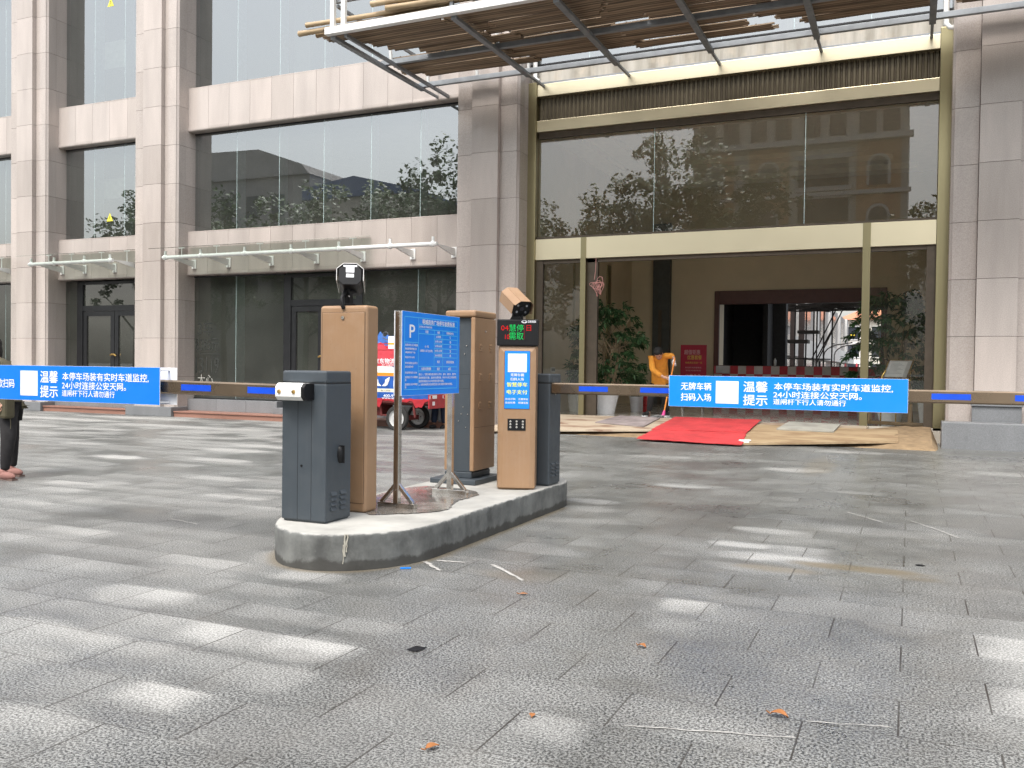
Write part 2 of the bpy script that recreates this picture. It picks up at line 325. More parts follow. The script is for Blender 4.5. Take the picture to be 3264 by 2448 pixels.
# ---------------------------------------------------------------- mesh helpers
class MB:
    def __init__(s): s.v = []; s.f = []; s.mi = []; s.sm = []
    def add(s, vs, fs, mi=0, smooth=False):
        o = len(s.v); s.v.extend([tuple(x) for x in vs]); s.f.extend([tuple(i + o for i in f) for f in fs])
        s.mi.extend([mi] * len(fs)); s.sm.extend([smooth] * len(fs)); return s
    def box(s, x0, x1, y0, y1, z0, z1, mi=0):
        vs = [(x, y, z) for z in (z0, z1) for y in (y0, y1) for x in (x0, x1)]
        return s.add(vs, [(0, 2, 3, 1), (4, 5, 7, 6), (0, 1, 5, 4), (2, 6, 7, 3), (0, 4, 6, 2), (1, 3, 7, 5)], mi)
    def bar(s, a, b, w, h, up=(0, 0, 1), mi=0):
        a, b = Vector(a), Vector(b); d = (b - a).normalized(); u = Vector(up)
        if abs(d.dot(u)) > 0.98: u = Vector((0, 1, 0))
        r = d.cross(u).normalized(); u = r.cross(d)
        vs = [p + r * sx * w / 2 + u * sz * h / 2 for p in (a, b) for sx, sz in ((-1, -1), (1, -1), (1, 1), (-1, 1))]
        return s.add(vs, [(0, 3, 2, 1), (4, 5, 6, 7), (0, 1, 5, 4), (1, 2, 6, 5), (2, 3, 7, 6), (3, 0, 4, 7)], mi)
    def tube(s, pts, r, n=8, mi=0, smooth=True, caps=True):
        pts = [Vector(p) for p in pts]; rs = r if isinstance(r, (list, tuple)) else [r] * len(pts)
        vs = []; fs = []; u = None
        for i, p in enumerate(pts):
            d = (pts[min(i + 1, len(pts) - 1)] - pts[max(i - 1, 0)]).normalized()
            if u is None:
                u = Vector((0, 0, 1)) if abs(d.z) < 0.9 else Vector((1, 0, 0))
            u = (u - d * u.dot(d)).normalized(); w = d.cross(u)
            for k in range(n):
                a = 2 * PI * k / n; vs.append(p + (u * math.cos(a) + w * math.sin(a)) * rs[i])
        for i in range(len(pts) - 1):
            for k in range(n):
                k2 = (k + 1) % n; fs.append((i * n + k, i * n + k2, (i + 1) * n + k2, (i + 1) * n + k))
        s.add(vs, fs, mi, smooth)
        if caps:
            o = len(s.v) - len(vs)
            s.f.append(tuple(o + k for k in reversed(range(n)))); s.mi.append(mi); s.sm.append(False)
            s.f.append(tuple(o + (len(pts) - 1) * n + k for k in range(n))); s.mi.append(mi); s.sm.append(False)
        return s
    def lathe(s, prof, c=(0, 0, 0), n=24, axis='z', mi=0, smooth=True):
        c = Vector(c); vs = []; fs = []
        for r, h in prof:
            for k in range(n):
                a = 2 * PI * k / n; x, y = r * math.cos(a), r * math.sin(a)
                q = {'z': (x, y, h), 'y': (x, h, -y), 'x': (h, x, y)}[axis]; vs.append(c + Vector(q))
        for i in range(len(prof) - 1):
            for k in range(n):
                k2 = (k + 1) % n; fs.append((i * n + k, i * n + k2, (i + 1) * n + k2, (i + 1) * n + k))
        return s.add(vs, fs, mi, smooth)
    def prism(s, poly, f0, f1, mi=0, smooth=False):
        """poly: 2-D points; f0/f1 map (a,b)->xyz for the two ends"""
        n = len(poly); vs = [f0(*p) for p in poly] + [f1(*p) for p in poly]
        fs = [tuple(reversed(range(n))), tuple(range(n, 2 * n))]
        s.add(vs, fs, mi)
        o = len(s.v) - 2 * n
        for i in range(n):
            j = (i + 1) % n; s.f.append((o + i, o + j, o + n + j, o + n + i)); s.mi.append(mi); s.sm.append(smooth)
        return s
    def ball(s, c, rx, ry, rz, n=12, m=8, mi=0, jit=0.0):
        c = Vector(c); vs = []; fs = []
        for i in range(m + 1):
            t = PI * i / m
            for k in range(n):
                a = 2 * PI * k / n; j = 1 + random.uniform(-jit, jit)
                vs.append(c + Vector((rx * math.sin(t) * math.cos(a) * j, ry * math.sin(t) * math.sin(a) * j, rz * math.cos(t) * j)))
        for i in range(m):
            for k in range(n):
                k2 = (k + 1) % n; fs.append((i * n + k, (i + 1) * n + k, (i + 1) * n + k2, i * n + k2))
        return s.add(vs, fs, mi, True)
    def xform(s, m, start=0):
        for i in range(start, len(s.v)): s.v[i] = tuple(m @ Vector(s.v[i]))
        return s
    def build(s, name, mats, parent=None, bevel=0, seg=2, tagd=None):
        me = bpy.data.meshes.new(name); me.from_pydata(s.v, [], s.f)
        mats = mats if isinstance(mats, (list, tuple)) else [mats]
        for m in mats: me.materials.append(m)
        me.polygons.foreach_set('material_index', s.mi); me.polygons.foreach_set('use_smooth', s.sm)
        me.update()
        if any(s.sm):
            try: me.set_sharp_from_angle(angle=math.radians(42))
            except Exception: pass
        return link(name, me, parent, bevel, seg)
def link(name, me, parent=None, bevel=0, seg=2):
    o = bpy.data.objects.new(name, me); COL.objects.link(o)
    if parent is not None:
        o.parent = parent; o.matrix_parent_inverse = WM[parent.name].inverted(); WM[o.name] = Matrix()
    else: WM[o.name] = Matrix()
    if bevel:
        b = o.modifiers.new('bevel', 'BEVEL'); b.width = bevel; b.segments = seg; b.limit_method = 'ANGLE'; b.angle_limit = math.radians(40)
    return o
WM = {}
def tag(o, label=None, cat=None, group=None, kind=None):
    if label: o['label'] = label
    if cat: o['category'] = cat
    if group: o['group'] = group
    if kind: o['kind'] = kind
    return o
def thing(name, label, cat, loc=(0, 0, 0), group=None):
    o = bpy.data.objects.new(name, None); COL.objects.link(o); o.location = loc; o.empty_display_size = 0.1
    WM[o.name] = Matrix.Translation(loc)
    return tag(o, label, cat, group)
def kids(o): return [c for c in bpy.data.objects if c.parent is o]
def dup(o, move=None, parent=None, label=None):
    c = o.copy(); COL.objects.link(c)
    if parent is not None: c.parent = parent
    if move is not None: c.location = Vector(o.location) + Vector(move)
    if label: c['label'] = label
    for k in kids(o): dup(k, None, c)
    return c
# lettering ------------------------------------------------------
_tc = {}
def text_geo(s, bold=0.0):
    key = (s, bold)
    if key in _tc: return _tc[key]
    cu = bpy.data.curves.new('t', 'FONT'); cu.body = s; cu.size = 1.0; cu.offset = bold; cu.resolution_u = 3
    ob = bpy.data.objects.new('t', cu); COL.objects.link(ob)
    dg = bpy.context.evaluated_depsgraph_get()
    me = bpy.data.meshes.new_from_object(ob.evaluated_get(dg))
    v = [tuple(x.co) for x in me.vertices]; f = [tuple(p.vertices) for p in me.polygons]
    bpy.data.objects.remove(ob); bpy.data.curves.remove(cu); bpy.data.meshes.remove(me)
    if v:
        x0 = min(a[0] for a in v); x1 = max(a[0] for a in v); y0 = min(a[1] for a in v); y1 = max(a[1] for a in v)
        v = [((a[0] - x0) / max(1e-6, x1 - x0), (a[1] - y0) / max(1e-6, y1 - y0)) for a in v]
    _tc[key] = (v, f); return v, f
def put_text(mb, s, o, right, up, w, h, bold=0.02, mi=0, lift=0.0015):
    """fit the string into the w x h box whose top-left corner is o"""
    v, f = text_geo(s, 0.0); o, right, up = Vector(o), Vector(right).normalized(), Vector(up).normalized(); n = right.cross(up)
    d = bold * h * .62; sh = [(0, 0)] if bold < .012 else [(-d, 0), (d, 0), (0, -d * .7), (0, d * .7)]
    for k, (dx, dy) in enumerate(sh):
        mb.add([o + right * (a * w + dx) - up * ((1 - b) * h - dy) + n * (lift + .00022 * k) for a, b in v], f, mi)

def smooth(t): t = max(0.0, min(1.0, t)); return t * t * (3 - 2 * t)
def gz(x, y):                                    # the plaza rises a little towards the entrance
    return 0.10 * smooth((y - 12.3) / 4.0) * smooth((x + 11.0) / 5.0)

# ---------------------------------------------------------------- ground
DRY = [  # dried, dusty patches on the slabs: x, y, rx, ry, strength
 (-6.23,4.97,.5,.16,.75),(-4.2,3.93,.42,.17,.95),(-4.05,4.05,.3,.12,.6),(-4.37,4.58,.42,.13,.7),(-4.72,4.72,.3,.13,.6),(-4.05,5.05,.34,.13,.8),
 (-3.75,3.46,.36,.15,.6),(-3.2,3.52,.40,.14,1.0),(-2.72,3.55,.30,.15,1.0),(-4.16,3.2,.42,.16,.8),(-3.86,2.9,.34,.15,.7),(-3.4,3.16,.2,.12,.5),
 (-2.86,2.79,.22,.13,.95),(-3.1,2.4,.25,.13,.6),(-3.62,4.86,.28,.11,.85),(-2.56,3.28,.14,.1,.4),(-3.2,2.75,.3,.2,.35),(-6.4,4.75,.3,.12,.7),
 (-1.26,3.17,.10,.09,.55),(-2.68,3.66,.2,.12,.55),(-1.17,5.15,.13,.10,.7),(-1.22,7.25,.28,.13,.65),(-.95,6.93,.40,.10,1.0),(-.75,7.08,.26,.10,.6),
 (-1.1,7.98,.35,.13,.4),(-2.45,10.6,.4,.22,.5),(-1.44,13.0,.5,.25,.5),(-.94,15.4,.6,.25,.5),(.72,5.15,.40,.19,1.1),(.78,4.74,.42,.15,1.1),(.70,4.32,.36,.19,1.1),(.75,5.58,.30,.12,.5),(.5,3.95,.3,.12,.35),
 (-1.51,5.55,.12,.1,.3),(-.6,11.0,.35,.15,.3),(1.14,13.7,.6,.2,.35),(-10.6,9.5,.5,.25,.85),(-12.9,10.9,.6,.3,.5),(-9.07,9.95,.6,.25,.6),(-10.0,12.0,.9,.3,.6),
 (-10.0,11.2,.9,.25,.6),(-8.76,7.15,.6,.22,.85),(-8.5,6.7,.5,.2,.75),(-8.05,6.1,.5,.16,.75),(-7.7,6.5,.5,.2,.6),(-7.7,8.35,.5,.2,.5),(-6.4,7.35,.5,.2,.6),(-6.46,7.78,.4,.15,.5),
 (-6.05,6.57,.4,.17,.55),(-5.85,6.68,.4,.17,.55),(-6.28,5.12,.5,.17,.75),(-6.6,6.77,.5,.15,.4),(-15.6,12.2,1.,.4,.5),(-17.6,13.4,1.4,.4,.6),(-19.5,15.3,2.5,.5,.75),
 (-15.3,13.4,1.,.3,.5),(-15.,14.7,1.5,.4,.7),(-17.6,16.4,2.5,.5,.7),(-13.2,14.8,1.2,.3,.6),(-12.4,12.7,.8,.3,.5),(-5.5,6.65,.3,.13,.5),(-8.4,7.5,.4,.16,.4),(-3.5,13.5,.7,.25,.4),(-5.0,10.2,.6,.2,.4),
 (-3.0,5.0,.3,.18,.25),(-2.9,8.3,.3,.3,.3),(-3.05,8.9,.3,.2,.4),(-5.2,4.3,.5,.2,.5),(-5.4,3.6,.4,.2,.4)]
def ground():
    xs = list(np.arange(-12, -6.5, .07)) + list(np.arange(-6.5, 1.5, .045)) + list(np.arange(1.5, 4.01, .07)) + list(np.arange(-30, -12, .16)) + list(np.arange(4.2, 8, .3)) + [-500, -200, -100, -60, -45, -36, 12, 20, 40, 80, 200, 500]
    ys = list(np.arange(1.9, 6.2, .035)) + list(np.arange(6.2, 10.5, .06)) + list(np.arange(10.5, 19.2, .14)) + [-500, -200, -90, -45, -25, -14, -8, -4, -2, 0, .7, 22, 26, 30, 40, 60, 90, 150, 300, 600]
    xs = np.array(sorted(set(np.round(xs, 4)))); ys = np.array(sorted(set(np.round(ys, 4))))
    X, Y = np.meshgrid(xs, ys)
    S = lambda t: (lambda u: u * u * (3 - 2 * u))(np.clip(t, 0, 1))
    Z = 0.10 * S((Y - 12.3) / 4.0) * S((X + 11.0) / 5.0) * (1 - S((Y - 19.5) / 3))
    rng = np.random.RandomState(3)
    row = np.floor((Y - 4.52) / .4066).astype(int)
    colx = np.floor((X - .333 + np.where(row % 2 == 0, .35, 0)) / .7).astype(int)
    h = lambda a, b, k: np.abs(np.sin(a * 12.9898 + b * 78.233 + k * 37.719) * 43758.5453) % 1
    tr = h(row, colx, 1); tr2 = h(row, colx, 2)
    def vnoise(sx, sy, k):
        u, v = X / sx, Y / sy; i, j = np.floor(u), np.floor(v); a, b = S(u - i), S(v - j)
        return (h(i, j, k) * (1 - a) + h(i + 1, j, k) * a) * (1 - b) + (h(i, j + 1, k) * (1 - a) + h(i + 1, j + 1, k) * a) * b
    dry = np.zeros_like(X)
    w1 = vnoise(.35, .2, 5) * .6 + vnoise(.15, .1, 6) * .4
    V0 = (Y - 4.52) / .4066 - row                                   # 0 at the near joint of a slab, 1 at the far joint
    U0 = (X - .333 + np.where(row % 2 == 0, .35, 0)) / .7 - colx
    for x, y, rx, ry, s in DRY:
        # a patch dries from the far joint of its slab and fades towards the viewer's side of it
        r0 = math.floor((y - 4.52) / .4066); c0 = math.floor((x - .333 + (.35 if r0 % 2 == 0 else 0)) / .7)
        if y < 7.2:
            du = np.abs(X - x) / max(rx, .18) + (w1 - .5) * .5
            prof = (S((V0 - .12 + (w1 - .5) * .55) / .55) if s < 1.05 else .82 + .18 * w1) * S((1.30 - du) / .85)
            near = np.where((row == r0) & (colx == c0), 1.0, np.where((row == r0) & (np.abs(colx - c0) == 1), .72, np.where((np.abs(row - r0) == 1), .34, 0)))
            dry = np.maximum(dry, .86 * s * prof * near * (.8 + .35 * (vnoise(.22, .14, 12) - .5)))
            d = np.sqrt(((X - x) / rx) ** 2 + ((Y - y) / (ry * 1.1)) ** 2) + (w1 - .5) * .9
            dry = np.maximum(dry, .40 * s * S((1.3 - d) / .9))
        else:
            d = np.sqrt(((X - x) / rx) ** 2 + ((Y - y) / (ry * 1.05)) ** 2) + (w1 - .5) * .9
            dry = np.maximum(dry, s * S((1.25 - d) / .75) * np.where(row == r0, 1, .5))
    left = S((-2.4 - X) / 4.0) * .27 + S((Y - 9) / 6) * S((-5 - X) / 8) * .22
    f = vnoise(1.3, .55, 8) * .6 + vnoise(.5, .25, 9) * .4
    dry = np.maximum(dry, left * S((f + .5 * (tr - .5) - .38) / .30) * (.45 + .55 * S((V0 + (w1 - .5) * .6) / .6)))
    dry = np.maximum(dry, .16 * S((f + .3 * (tr2 - .5) - .62) / .2))
    dry += left * .05
    st = np.zeros_like(X)
    for x, y, rx, ry, s in ((-.82, 6.47, .35, .10, .55), (-.3, 6.72, .42, .12, .8), (.05, 6.6, .2, .08, .5), (-2.3, 5.5, .3, .2, .25), (-1.15, 13.6, .22, 1.2, .35)):
        d = np.sqrt(((X - x) / rx) ** 2 + ((Y - y) / ry) ** 2) + (w1 - .5) * .8
        st = np.maximum(st, s * S((1.2 - d) / .6))
    # dirt gathered along the foot of the concrete island
    dx = np.maximum(np.abs(X + 3.75) - .62, 0); dy = np.maximum(np.maximum(5.6 - Y, Y - 8.4), 0)
    dist = np.where(Y < 5.75, np.sqrt(((X + 3.75) / .61) ** 2 + ((Y - 5.75) / .81) ** 2) - 1, np.where(Y > 8.3, 9, dx / .61))
    st = np.maximum(st, .75 * S((.13 - np.abs(dist) - .06 * (w1 - .5)) / .13))
    me = bpy.data.meshes.new('paving')
    ny, nx = X.shape
    V = np.stack([X, Y, Z], -1).reshape(-1, 3)
    idx = np.arange(nx * ny).reshape(ny, nx)
    F = np.stack([idx[:-1, :-1], idx[:-1, 1:], idx[1:, 1:], idx[1:, :-1]], -1).reshape(-1, 4)
    me.from_pydata(V.tolist(), [], F.tolist())
    for nm, arr in (('dry', dry), ('stain', st)):
        a = me.attributes.new(nm, 'FLOAT', 'POINT'); a.data.foreach_set('value', np.clip(arr, 0, 1).astype(np.float32).ravel())
    me.polygons.foreach_set('use_smooth', [True] * len(me.polygons)); me.materials.append(PAVING)
    o = link('paving', me); tag(o, 'grey speckled granite slabs of the plaza with pale dusty patches', kind='structure')
ground()
def chalk(name, pts, w):
    m = MB(); vs = []
    for i, p in enumerate(pts):
        a = Vector(pts[max(0, i - 1)]); b = Vector(pts[min(len(pts) - 1, i + 1)]); d = (b - a).normalized(); n = Vector((-d.y, d.x, 0)) * w * random.uniform(.3, .6)
        z = gz(*p[:2]) + .004
        vs += [(p[0] - n.x, p[1] - n.y, z), (p[0] + n.x, p[1] + n.y, z)]
    m.add(vs, [(2 * i, 2 * i + 2, 2 * i + 3, 2 * i + 1) for i in range(len(pts) - 1)])
    tag(m.build(name, CHALK), kind='structure')
CHALK = simple('scuffed_white_paint', (0.37, 0.36, 0.34), 0.9, var=0.25, scale=30)
def wob(a, b, n=8, j=.008): return [(a[0] + (b[0] - a[0]) * i / n + random.uniform(-j, j), a[1] + (b[1] - a[1]) * i / n + random.uniform(-j, j), 0) for i in range(n + 1)]
chalk('paint_marking', wob((-3.13, 5.53), (-2.9, 5.33)), .035); chalk('paint_marking', wob((-3.08, 5.60), (-2.87, 5.63)), .03)
chalk('paint_marking', wob((-2.66, 5.66), (-2.28, 5.32)), .03); chalk('paint_marking', wob((-.99, 3.35), (-.38, 3.51)), .012)
chalk('paint_marking', wob((-.35, 3.70), (-.03, 3.79)), .012); chalk('paint_marking', wob((-.55, 9.4), (-.2, 8.9)), .02)
chalk('paint_marking', wob((-.0, 9.2), (.4, 8.4)), .02); chalk('paint_marking', wob((-6.0, 6.0), (-5.6, 5.9)), .02)

# ---------------------------------------------------------------- the office building
bld = thing('office_building', 'pink granite office building with tall pillars and wide dark windows around the plaza', 'building', (-9, 18, 0))
YP, YS, YSP, YG = 17.40, 17.52, 17.90, 18.16
TOP = 15.6
def pillar(cx, base=True, z0=0.0, hid=False):
    m = MB()
    g = .0035
    zs = [z0] + [k + .03 for k in range(1, 16)]
    for a, b in zip(zs[:-1], zs[1:]):
        if b - a < .2: continue
        m.box(cx - .315, cx + .315, YP, YS + .03, a + g, b - g, 0)                # projecting centre panel
        for s in (-1, 1):
            x0, x1 = sorted((cx + s * .3205, cx + s * .75))
            # outer corner is chamfered
            xo = x1 if s > 0 else x0
            xi = x0 if s > 0 else x1
            c = .045
            poly = [(xi, YS), (xo - s * c, YS), (xo - s * c, YS + .015), (xo, YS + .06), (xo, YS + .30), (xi, YS + .30)]
            if s < 0: poly = poly[::-1]
            m.prism(poly, lambda x, y, a=a: (x, y, a + g), lambda x, y, b=b: (x, y, b - g), 0)
            xs0, xs1 = sorted((xo, xo - s * .1)); m.box(xs0, xs1, YS + .303, 18.30, a + g, b - g, 0)
    m.box(cx - .70, cx + .70, YS + .06, 18.25, z0, TOP, 1)
    p = m.build('pillar', [GRANITE, MORTAR], bld)
    if base:
        b = MB(); b.box(cx - .80, cx + .80, YP - .10, YS + .35, 0, .245, 0); b.box(cx - .80, cx + .80, YP - .096, YS + .35, -.02, -.001, 0)
        b.build('plinth', GREYSTONE, p, .012)
    return p
PX = [-27.77, -22.95, -18.13, -8.50, 1.33, 11.1]
for i, x in enumerate(PX): pillar(x, i < 3)
def spandrel(x0, x1, z0, z1, n, nose=True):
    m = MB(); w = (x1 - x0) / n; g = .003
    for k in range(n):
        a, b = x0 + k * w + g, x0 + (k + 1) * w - g
        lip = .10 if nose else 0
        m.box(a, b, YSP, YSP + .06, z0 + lip + g, z1, 0)
        if nose:      # rounded nosing along the lower edge
            poly = [(YSP + .06, z0 + lip), (YSP - .012, z0 + lip)] + [(YSP + .030 - .042 * math.cos(t), z0 + .045 - .045 * math.sin(t)) for t in (0, .5, 1.0, PI / 2)] + [(YSP + .28, z0), (YSP + .28, z0 + .02), (YSP + .06, z0 + .04)]
            m.prism(poly, lambda y, z, a=a: (a, y, z), lambda y, z, b=b: (b, y, z), 0)
        m.box(a, b, YSP, YSP + .25, z1 + g, z1 + .03, 0)
    m.box(x0, x1, YSP + .05, YSP + .24, z0 + .03, z1, 1)
    m.build('spandrel', [GRANITE, MORTAR], bld)
BAYS = [(-27.02, -23.70, 5), (-22.20, -18.88, 5), (-17.38, -9.25, 12)]
for x0, x1, n in BAYS:
    spandrel(x0, x1, 3.68, 4.80, n); spandrel(x0, x1, 7.43, 8.53, n); spandrel(x0, x1, 12.3, 13.4, n)
spandrel(2.08, 10.35, 7.43, 8.53, 12); spandrel(2.08, 10.35, 3.68, 4.80, 12)
spandrel(-7.75, .58, 12.3, 13.4, 12)
def window(x0, x1, z0, z1, joints, gm, fins=True):
    fr = MB()
    for a, b, c, d in ((x0, x1, z0, z0 + .03), (x0, x1, z1 - .03, z1)): fr.box(a, b, YG - .02, YG + .05, c, d)
    for j in joints: fr.box(j - .006, j + .006, YG + .002, YG + .011, z0 + .03, z1 - .03, 1)
    w = fr.build('window', [BLACKF, FIN], bld)
    e = [x0] + list(joints) + [x1]
    g = MB()
    for a, b in zip(e[:-1], e[1:]):
        g.add([(a + .004, YG, z0 + .03), (b - .004, YG, z0 + .03), (b - .004, YG, z1 - .03), (a + .004, YG, z1 - .03)], [(0, 1, 2, 3)])
    g.build('pane', gm, w)
    if fins:
        f = MB()
        for j in joints: f.box(j - .006, j + .006, YG + .03, YG + .33, z0 + .03, z1 - .04)
        f.build('glass_fin', FIN, w)
J2 = [-15.98, -14.62, -13.26, -11.89, -10.53]
for z0, z1 in ((4.83, 7.43), (8.56, 12.3)):
    window(-17.38, -9.25, z0, z1, J2, GLASSW)
    window(-22.20, -18.88, z0, z1, [-21.08, -19.93], GLASSW)
    window(-27.02, -23.70, z0, z1, [-25.9, -24.75], GLASSW)
    window(2.08, 10.35, z0, z1, [3.4, 4.8, 6.2, 7.6, 9.0], GLASSW)
window(-7.75, .58, 8.0, 12.3, [-6.4, -5.0, -3.6, -2.2, -.8], GLASSW)
# ground-floor shopfronts
window(-17.38, -14.43, .45, 3.68, [-15.98], GLASSG); window(-12.09, -9.25, .45, 3.68, [-10.56], GLASSG)
window(-27.02, -23.70, .45, 3.68, [-25.9, -24.75], GLASSG)
window(2.08, 10.35, .45, 3.68, [3.4, 4.8, 6.2, 7.6, 9.0], GLASSG)
g_ = MB(); g_.add([(-22.2, YG, .3), (-21.72, YG, .3), (-21.72, YG, 3.66), (-22.2, YG, 3.66)], [(0, 1, 2, 3)]); g_.build('side_pane', GLASSG, bld)
def door(x0, x1, z0, zt, zh, wide=.22):
    m = MB(); y0, y1 = YG - .03, YG + .09
    m.box(x0, x0 + wide, y0, y1, z0, zt); m.box(x1 - wide * .8, x1, y0, y1, z0, zt)
    m.box(x0 + wide, x1 - wide * .8, y0 + .004, y1, zh, zh + .15); m.box(x0 + wide, x1 - wide * .8, y0 + .004, y1, zt - .07, zt)
    d = m.build('door', BLACKF, bld)
    a, b = x0 + wide, x1 - wide * .8; c = (a + b) / 2
    for l, r in ((a + .01, c - .01), (c + .01, b - .01)):
        f = MB(); w = .14
        f.box(l, l + w, y0 + .02, y1 - .02, z0 + .01, zh - .01); f.box(r - w, r, y0 + .02, y1 - .02, z0 + .01, zh - .01)
        f.box(l + w, r - w, y0 + .02, y1 - .02, z0 + .01, z0 + .18); f.box(l + w, r - w, y0 + .02, y1 - .02, zh - .14, zh - .01)
        f.build('door_leaf', BLACKF, d)
    g = MB(); g.add([(a, YG + .02, z0), (b, YG + .02, z0), (b, YG + .02, zt), (a, YG + .02, zt)], [(0, 1, 2, 3)]); g.build('pane', GLASSG, d)
    h = MB(); h.tube([(c - .10, y0 - .02, 1.58), (c - .03, y0 - .05, 1.60), (c + .06, y0 - .05, 1.60), (c + .1, y0 - .02, 1.56)], .026, 8)
    h.build('handle', BRASS, d)
door(-21.72, -18.88, .3, 3.64, 2.82); door(-14.43, -12.09, .3, 3.64, 2.85)
# stone foot of the shopfronts and red granite steps
for x0, x1 in ((-17.38, -14.45), (-12.07, -9.25), (-27.02, -23.70)):
    m = MB(); n = max(2, round((x1 - x0) / 1.0)); w = (x1 - x0) / n
    for k in range(n): m.box(x0 + k * w + .003, x0 + (k + 1) * w - .003, YG - .24, YG + .05, .145, .45, 0)
    m.build('base_course', GREYSTONE, bld, .006)
for x0, x1 in ((-27.0, -23.76), (-22.14, -18.94), (-17.32, -9.3)):
    m = MB(); n = max(2, round((x1 - x0) / 1.6)); w = (x1 - x0) / n
    for k in range(n):
        m.box(x0 + k * w + .002, x0 + (k + 1) * w - .002, 17.36, 18.4, .112, .145, 0); m.box(x0 + k * w + .002, x0 + (k + 1) * w - .002, 17.385, 18.3, -.02, .11, 0)
    m.build('step', REDSTONE, bld, .004)
for x0, x1 in ((-22.14, -18.94), (-14.45, -12.07)): m = MB(); m.box(x0, x1, 17.75, 18.4, .146, .30); m.build('step', GREYSTONE, bld, .005)
# glazed awnings over the doors
def awning(x0, x1, nodes, tube_r):
    m = MB(); z = 4.03
    m.tube([(nodes[0] - .08, 16.9, z), (nodes[-1] + (.10), 16.9, z)], tube_r, 10)
    a = m.build('awning', WHITEP, bld)
    for nx in nodes:
        b = MB(); t = .022
        b.prism([(16.94, z + .03), (17.88, z + .03), (17.88, z - .13), (17.80, z - .13)], lambda y, zz, nx=nx: (nx - t, y, zz), lambda y, zz, nx=nx: (nx + t, y, zz))
        b.box(nx - .07, nx + .07, 17.87, 17.897, z - .18, z + .06)
        b.tube([(nx, 16.9, z - .03), (nx, 16.9, z + .16)], .032, 8); b.ball((nx, 16.9, z), tube_r * 1.6, tube_r * 1.5, tube_r * 1.5, 10, 6)
        if nx < x1: b.bar((nx - .10, 17.45, z + .31), (nx + .10, 17.45, z + .31), .02, .02); b.tube([(nx, 17.45, z + .02), (nx, 17.45, z + .31)], .012, 6)
        b.build('bracket', WHITEP, a)
    g = MB(); w = (x1 - x0) / 4
    for k in range(4): g.prism([(16.5, z + .17), (17.87, z + .41), (17.87, z + .422), (16.5, z + .182)], lambda a, b, k=k: (x0 + k * w + .006, a, b), lambda a, b, k=k: (x0 + (k + 1) * w - .006, a, b))
    g.build('glass_plate', GLASSA, a)
awning(-17.30, -11.7, [-17.14, -15.99, -14.62, -13.25, -11.91, -10.55, -9.47], .047)
awning(-22.1, -18.9, [-22.01, -21.12, -19.98, -19.05], .047); awning(-27.3, -23.75, [-26.9, -25.9, -24.9, -23.95], .047)
# warning stickers on the glass
for z in (5.41, 11.36):
    m = MB(); x = -20.48
    m.prism([(x - .12, z - .095), (x + .12, z - .095), (x, z + .135)], lambda a, b: (a, YG - .004, b), lambda a, b: (a, YG - .001, b))
    s = m.build('warning_sticker', YEL, bld)
    m = MB(); m.box(x - .009, x + .009, YG - .0055, YG - .0045, z - .035, z + .055); m.box(x - .009, x + .009, YG - .0055, YG - .0045, z - .07, z - .05); m.build('exclamation_mark', BLACKP, s)
# finger-written graffiti on the dusty shop glass
GRAF = simple('smeared_dark_marks', (0.035, 0.038, 0.034), 0.9)
GRAFW = simple('smeared_pale_marks', (0.36, 0.36, 0.33), 0.9)
m = MB()
y = YG - .003
put_text(m, '3车', (-17.25, y, 2.52), (1, 0, 0), (0, 0, 1), .50, .40, .0); put_text(m, '8385元', (-17.33, y, 2.05), (1, 0, 0), (0, 0, 1), .78, .34, .0)
put_text(m, '13119', (-17.32, y, 1.55), (1, 0, 0), (0, 0, 1), .78, .42, .0)
m.box(-17.2, -16.5, y - .001, y, 1.63, 1.645)
put_text(m, '大心', (-17.25, y, 1.10), (1, 0, 0), (0, 0, 1), .52, .28, .0, 1)
m.build('graffiti', [GRAF, GRAFW], bld)
# rooms behind the glass
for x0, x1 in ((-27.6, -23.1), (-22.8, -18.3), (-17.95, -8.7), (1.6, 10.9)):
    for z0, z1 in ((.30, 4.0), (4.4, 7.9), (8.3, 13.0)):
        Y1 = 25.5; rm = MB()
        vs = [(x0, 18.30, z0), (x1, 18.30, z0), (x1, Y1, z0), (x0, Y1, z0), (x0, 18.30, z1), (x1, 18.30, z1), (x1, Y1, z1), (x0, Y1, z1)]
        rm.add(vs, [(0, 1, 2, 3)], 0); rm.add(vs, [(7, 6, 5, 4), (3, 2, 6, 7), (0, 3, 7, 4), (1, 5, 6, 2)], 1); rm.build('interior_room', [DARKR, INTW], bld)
for x in (-16.5, -11.9): m = MB(); m.box(x - .3, x + .3, 21.5, 22.1, .31, 12.9); m.build('interior_column', INTW, bld)
for z0, z1 in ((10.1, 10.9), (6.25, 6.85)): m = MB(); m.box(-22.7, -18.4, 19.4, 19.75, z0, z1); m.build('interior_beam', INTBEAM, bld)
# mass of the building
m = MB(); m.box(-30, 13, 18.36, 26.4, 13.05, 17.0); m.box(-30, 13, 17.5, 18.36, 13.45, 17.0); m.build('upper_storey', GRANITE, bld)
m = MB(); m.box(-30, -27.7, 18.3, 26.4, 0, 13.0); m.box(10.95, 13, 18.3, 26.4, 0, 13.0); m.box(-30, -7.9, 25.6, 26.4, 0, 13.0); m.box(.9, 13, 25.9, 26.4, 0, 13.0); m.box(-7.9, .9, 18.8, 26.4, 7.3, 7.9); m.box(-7.9, .9, 25.6, 26.4, 7.9, 13.0)
m.build('outer_wall', CONCW, bld)

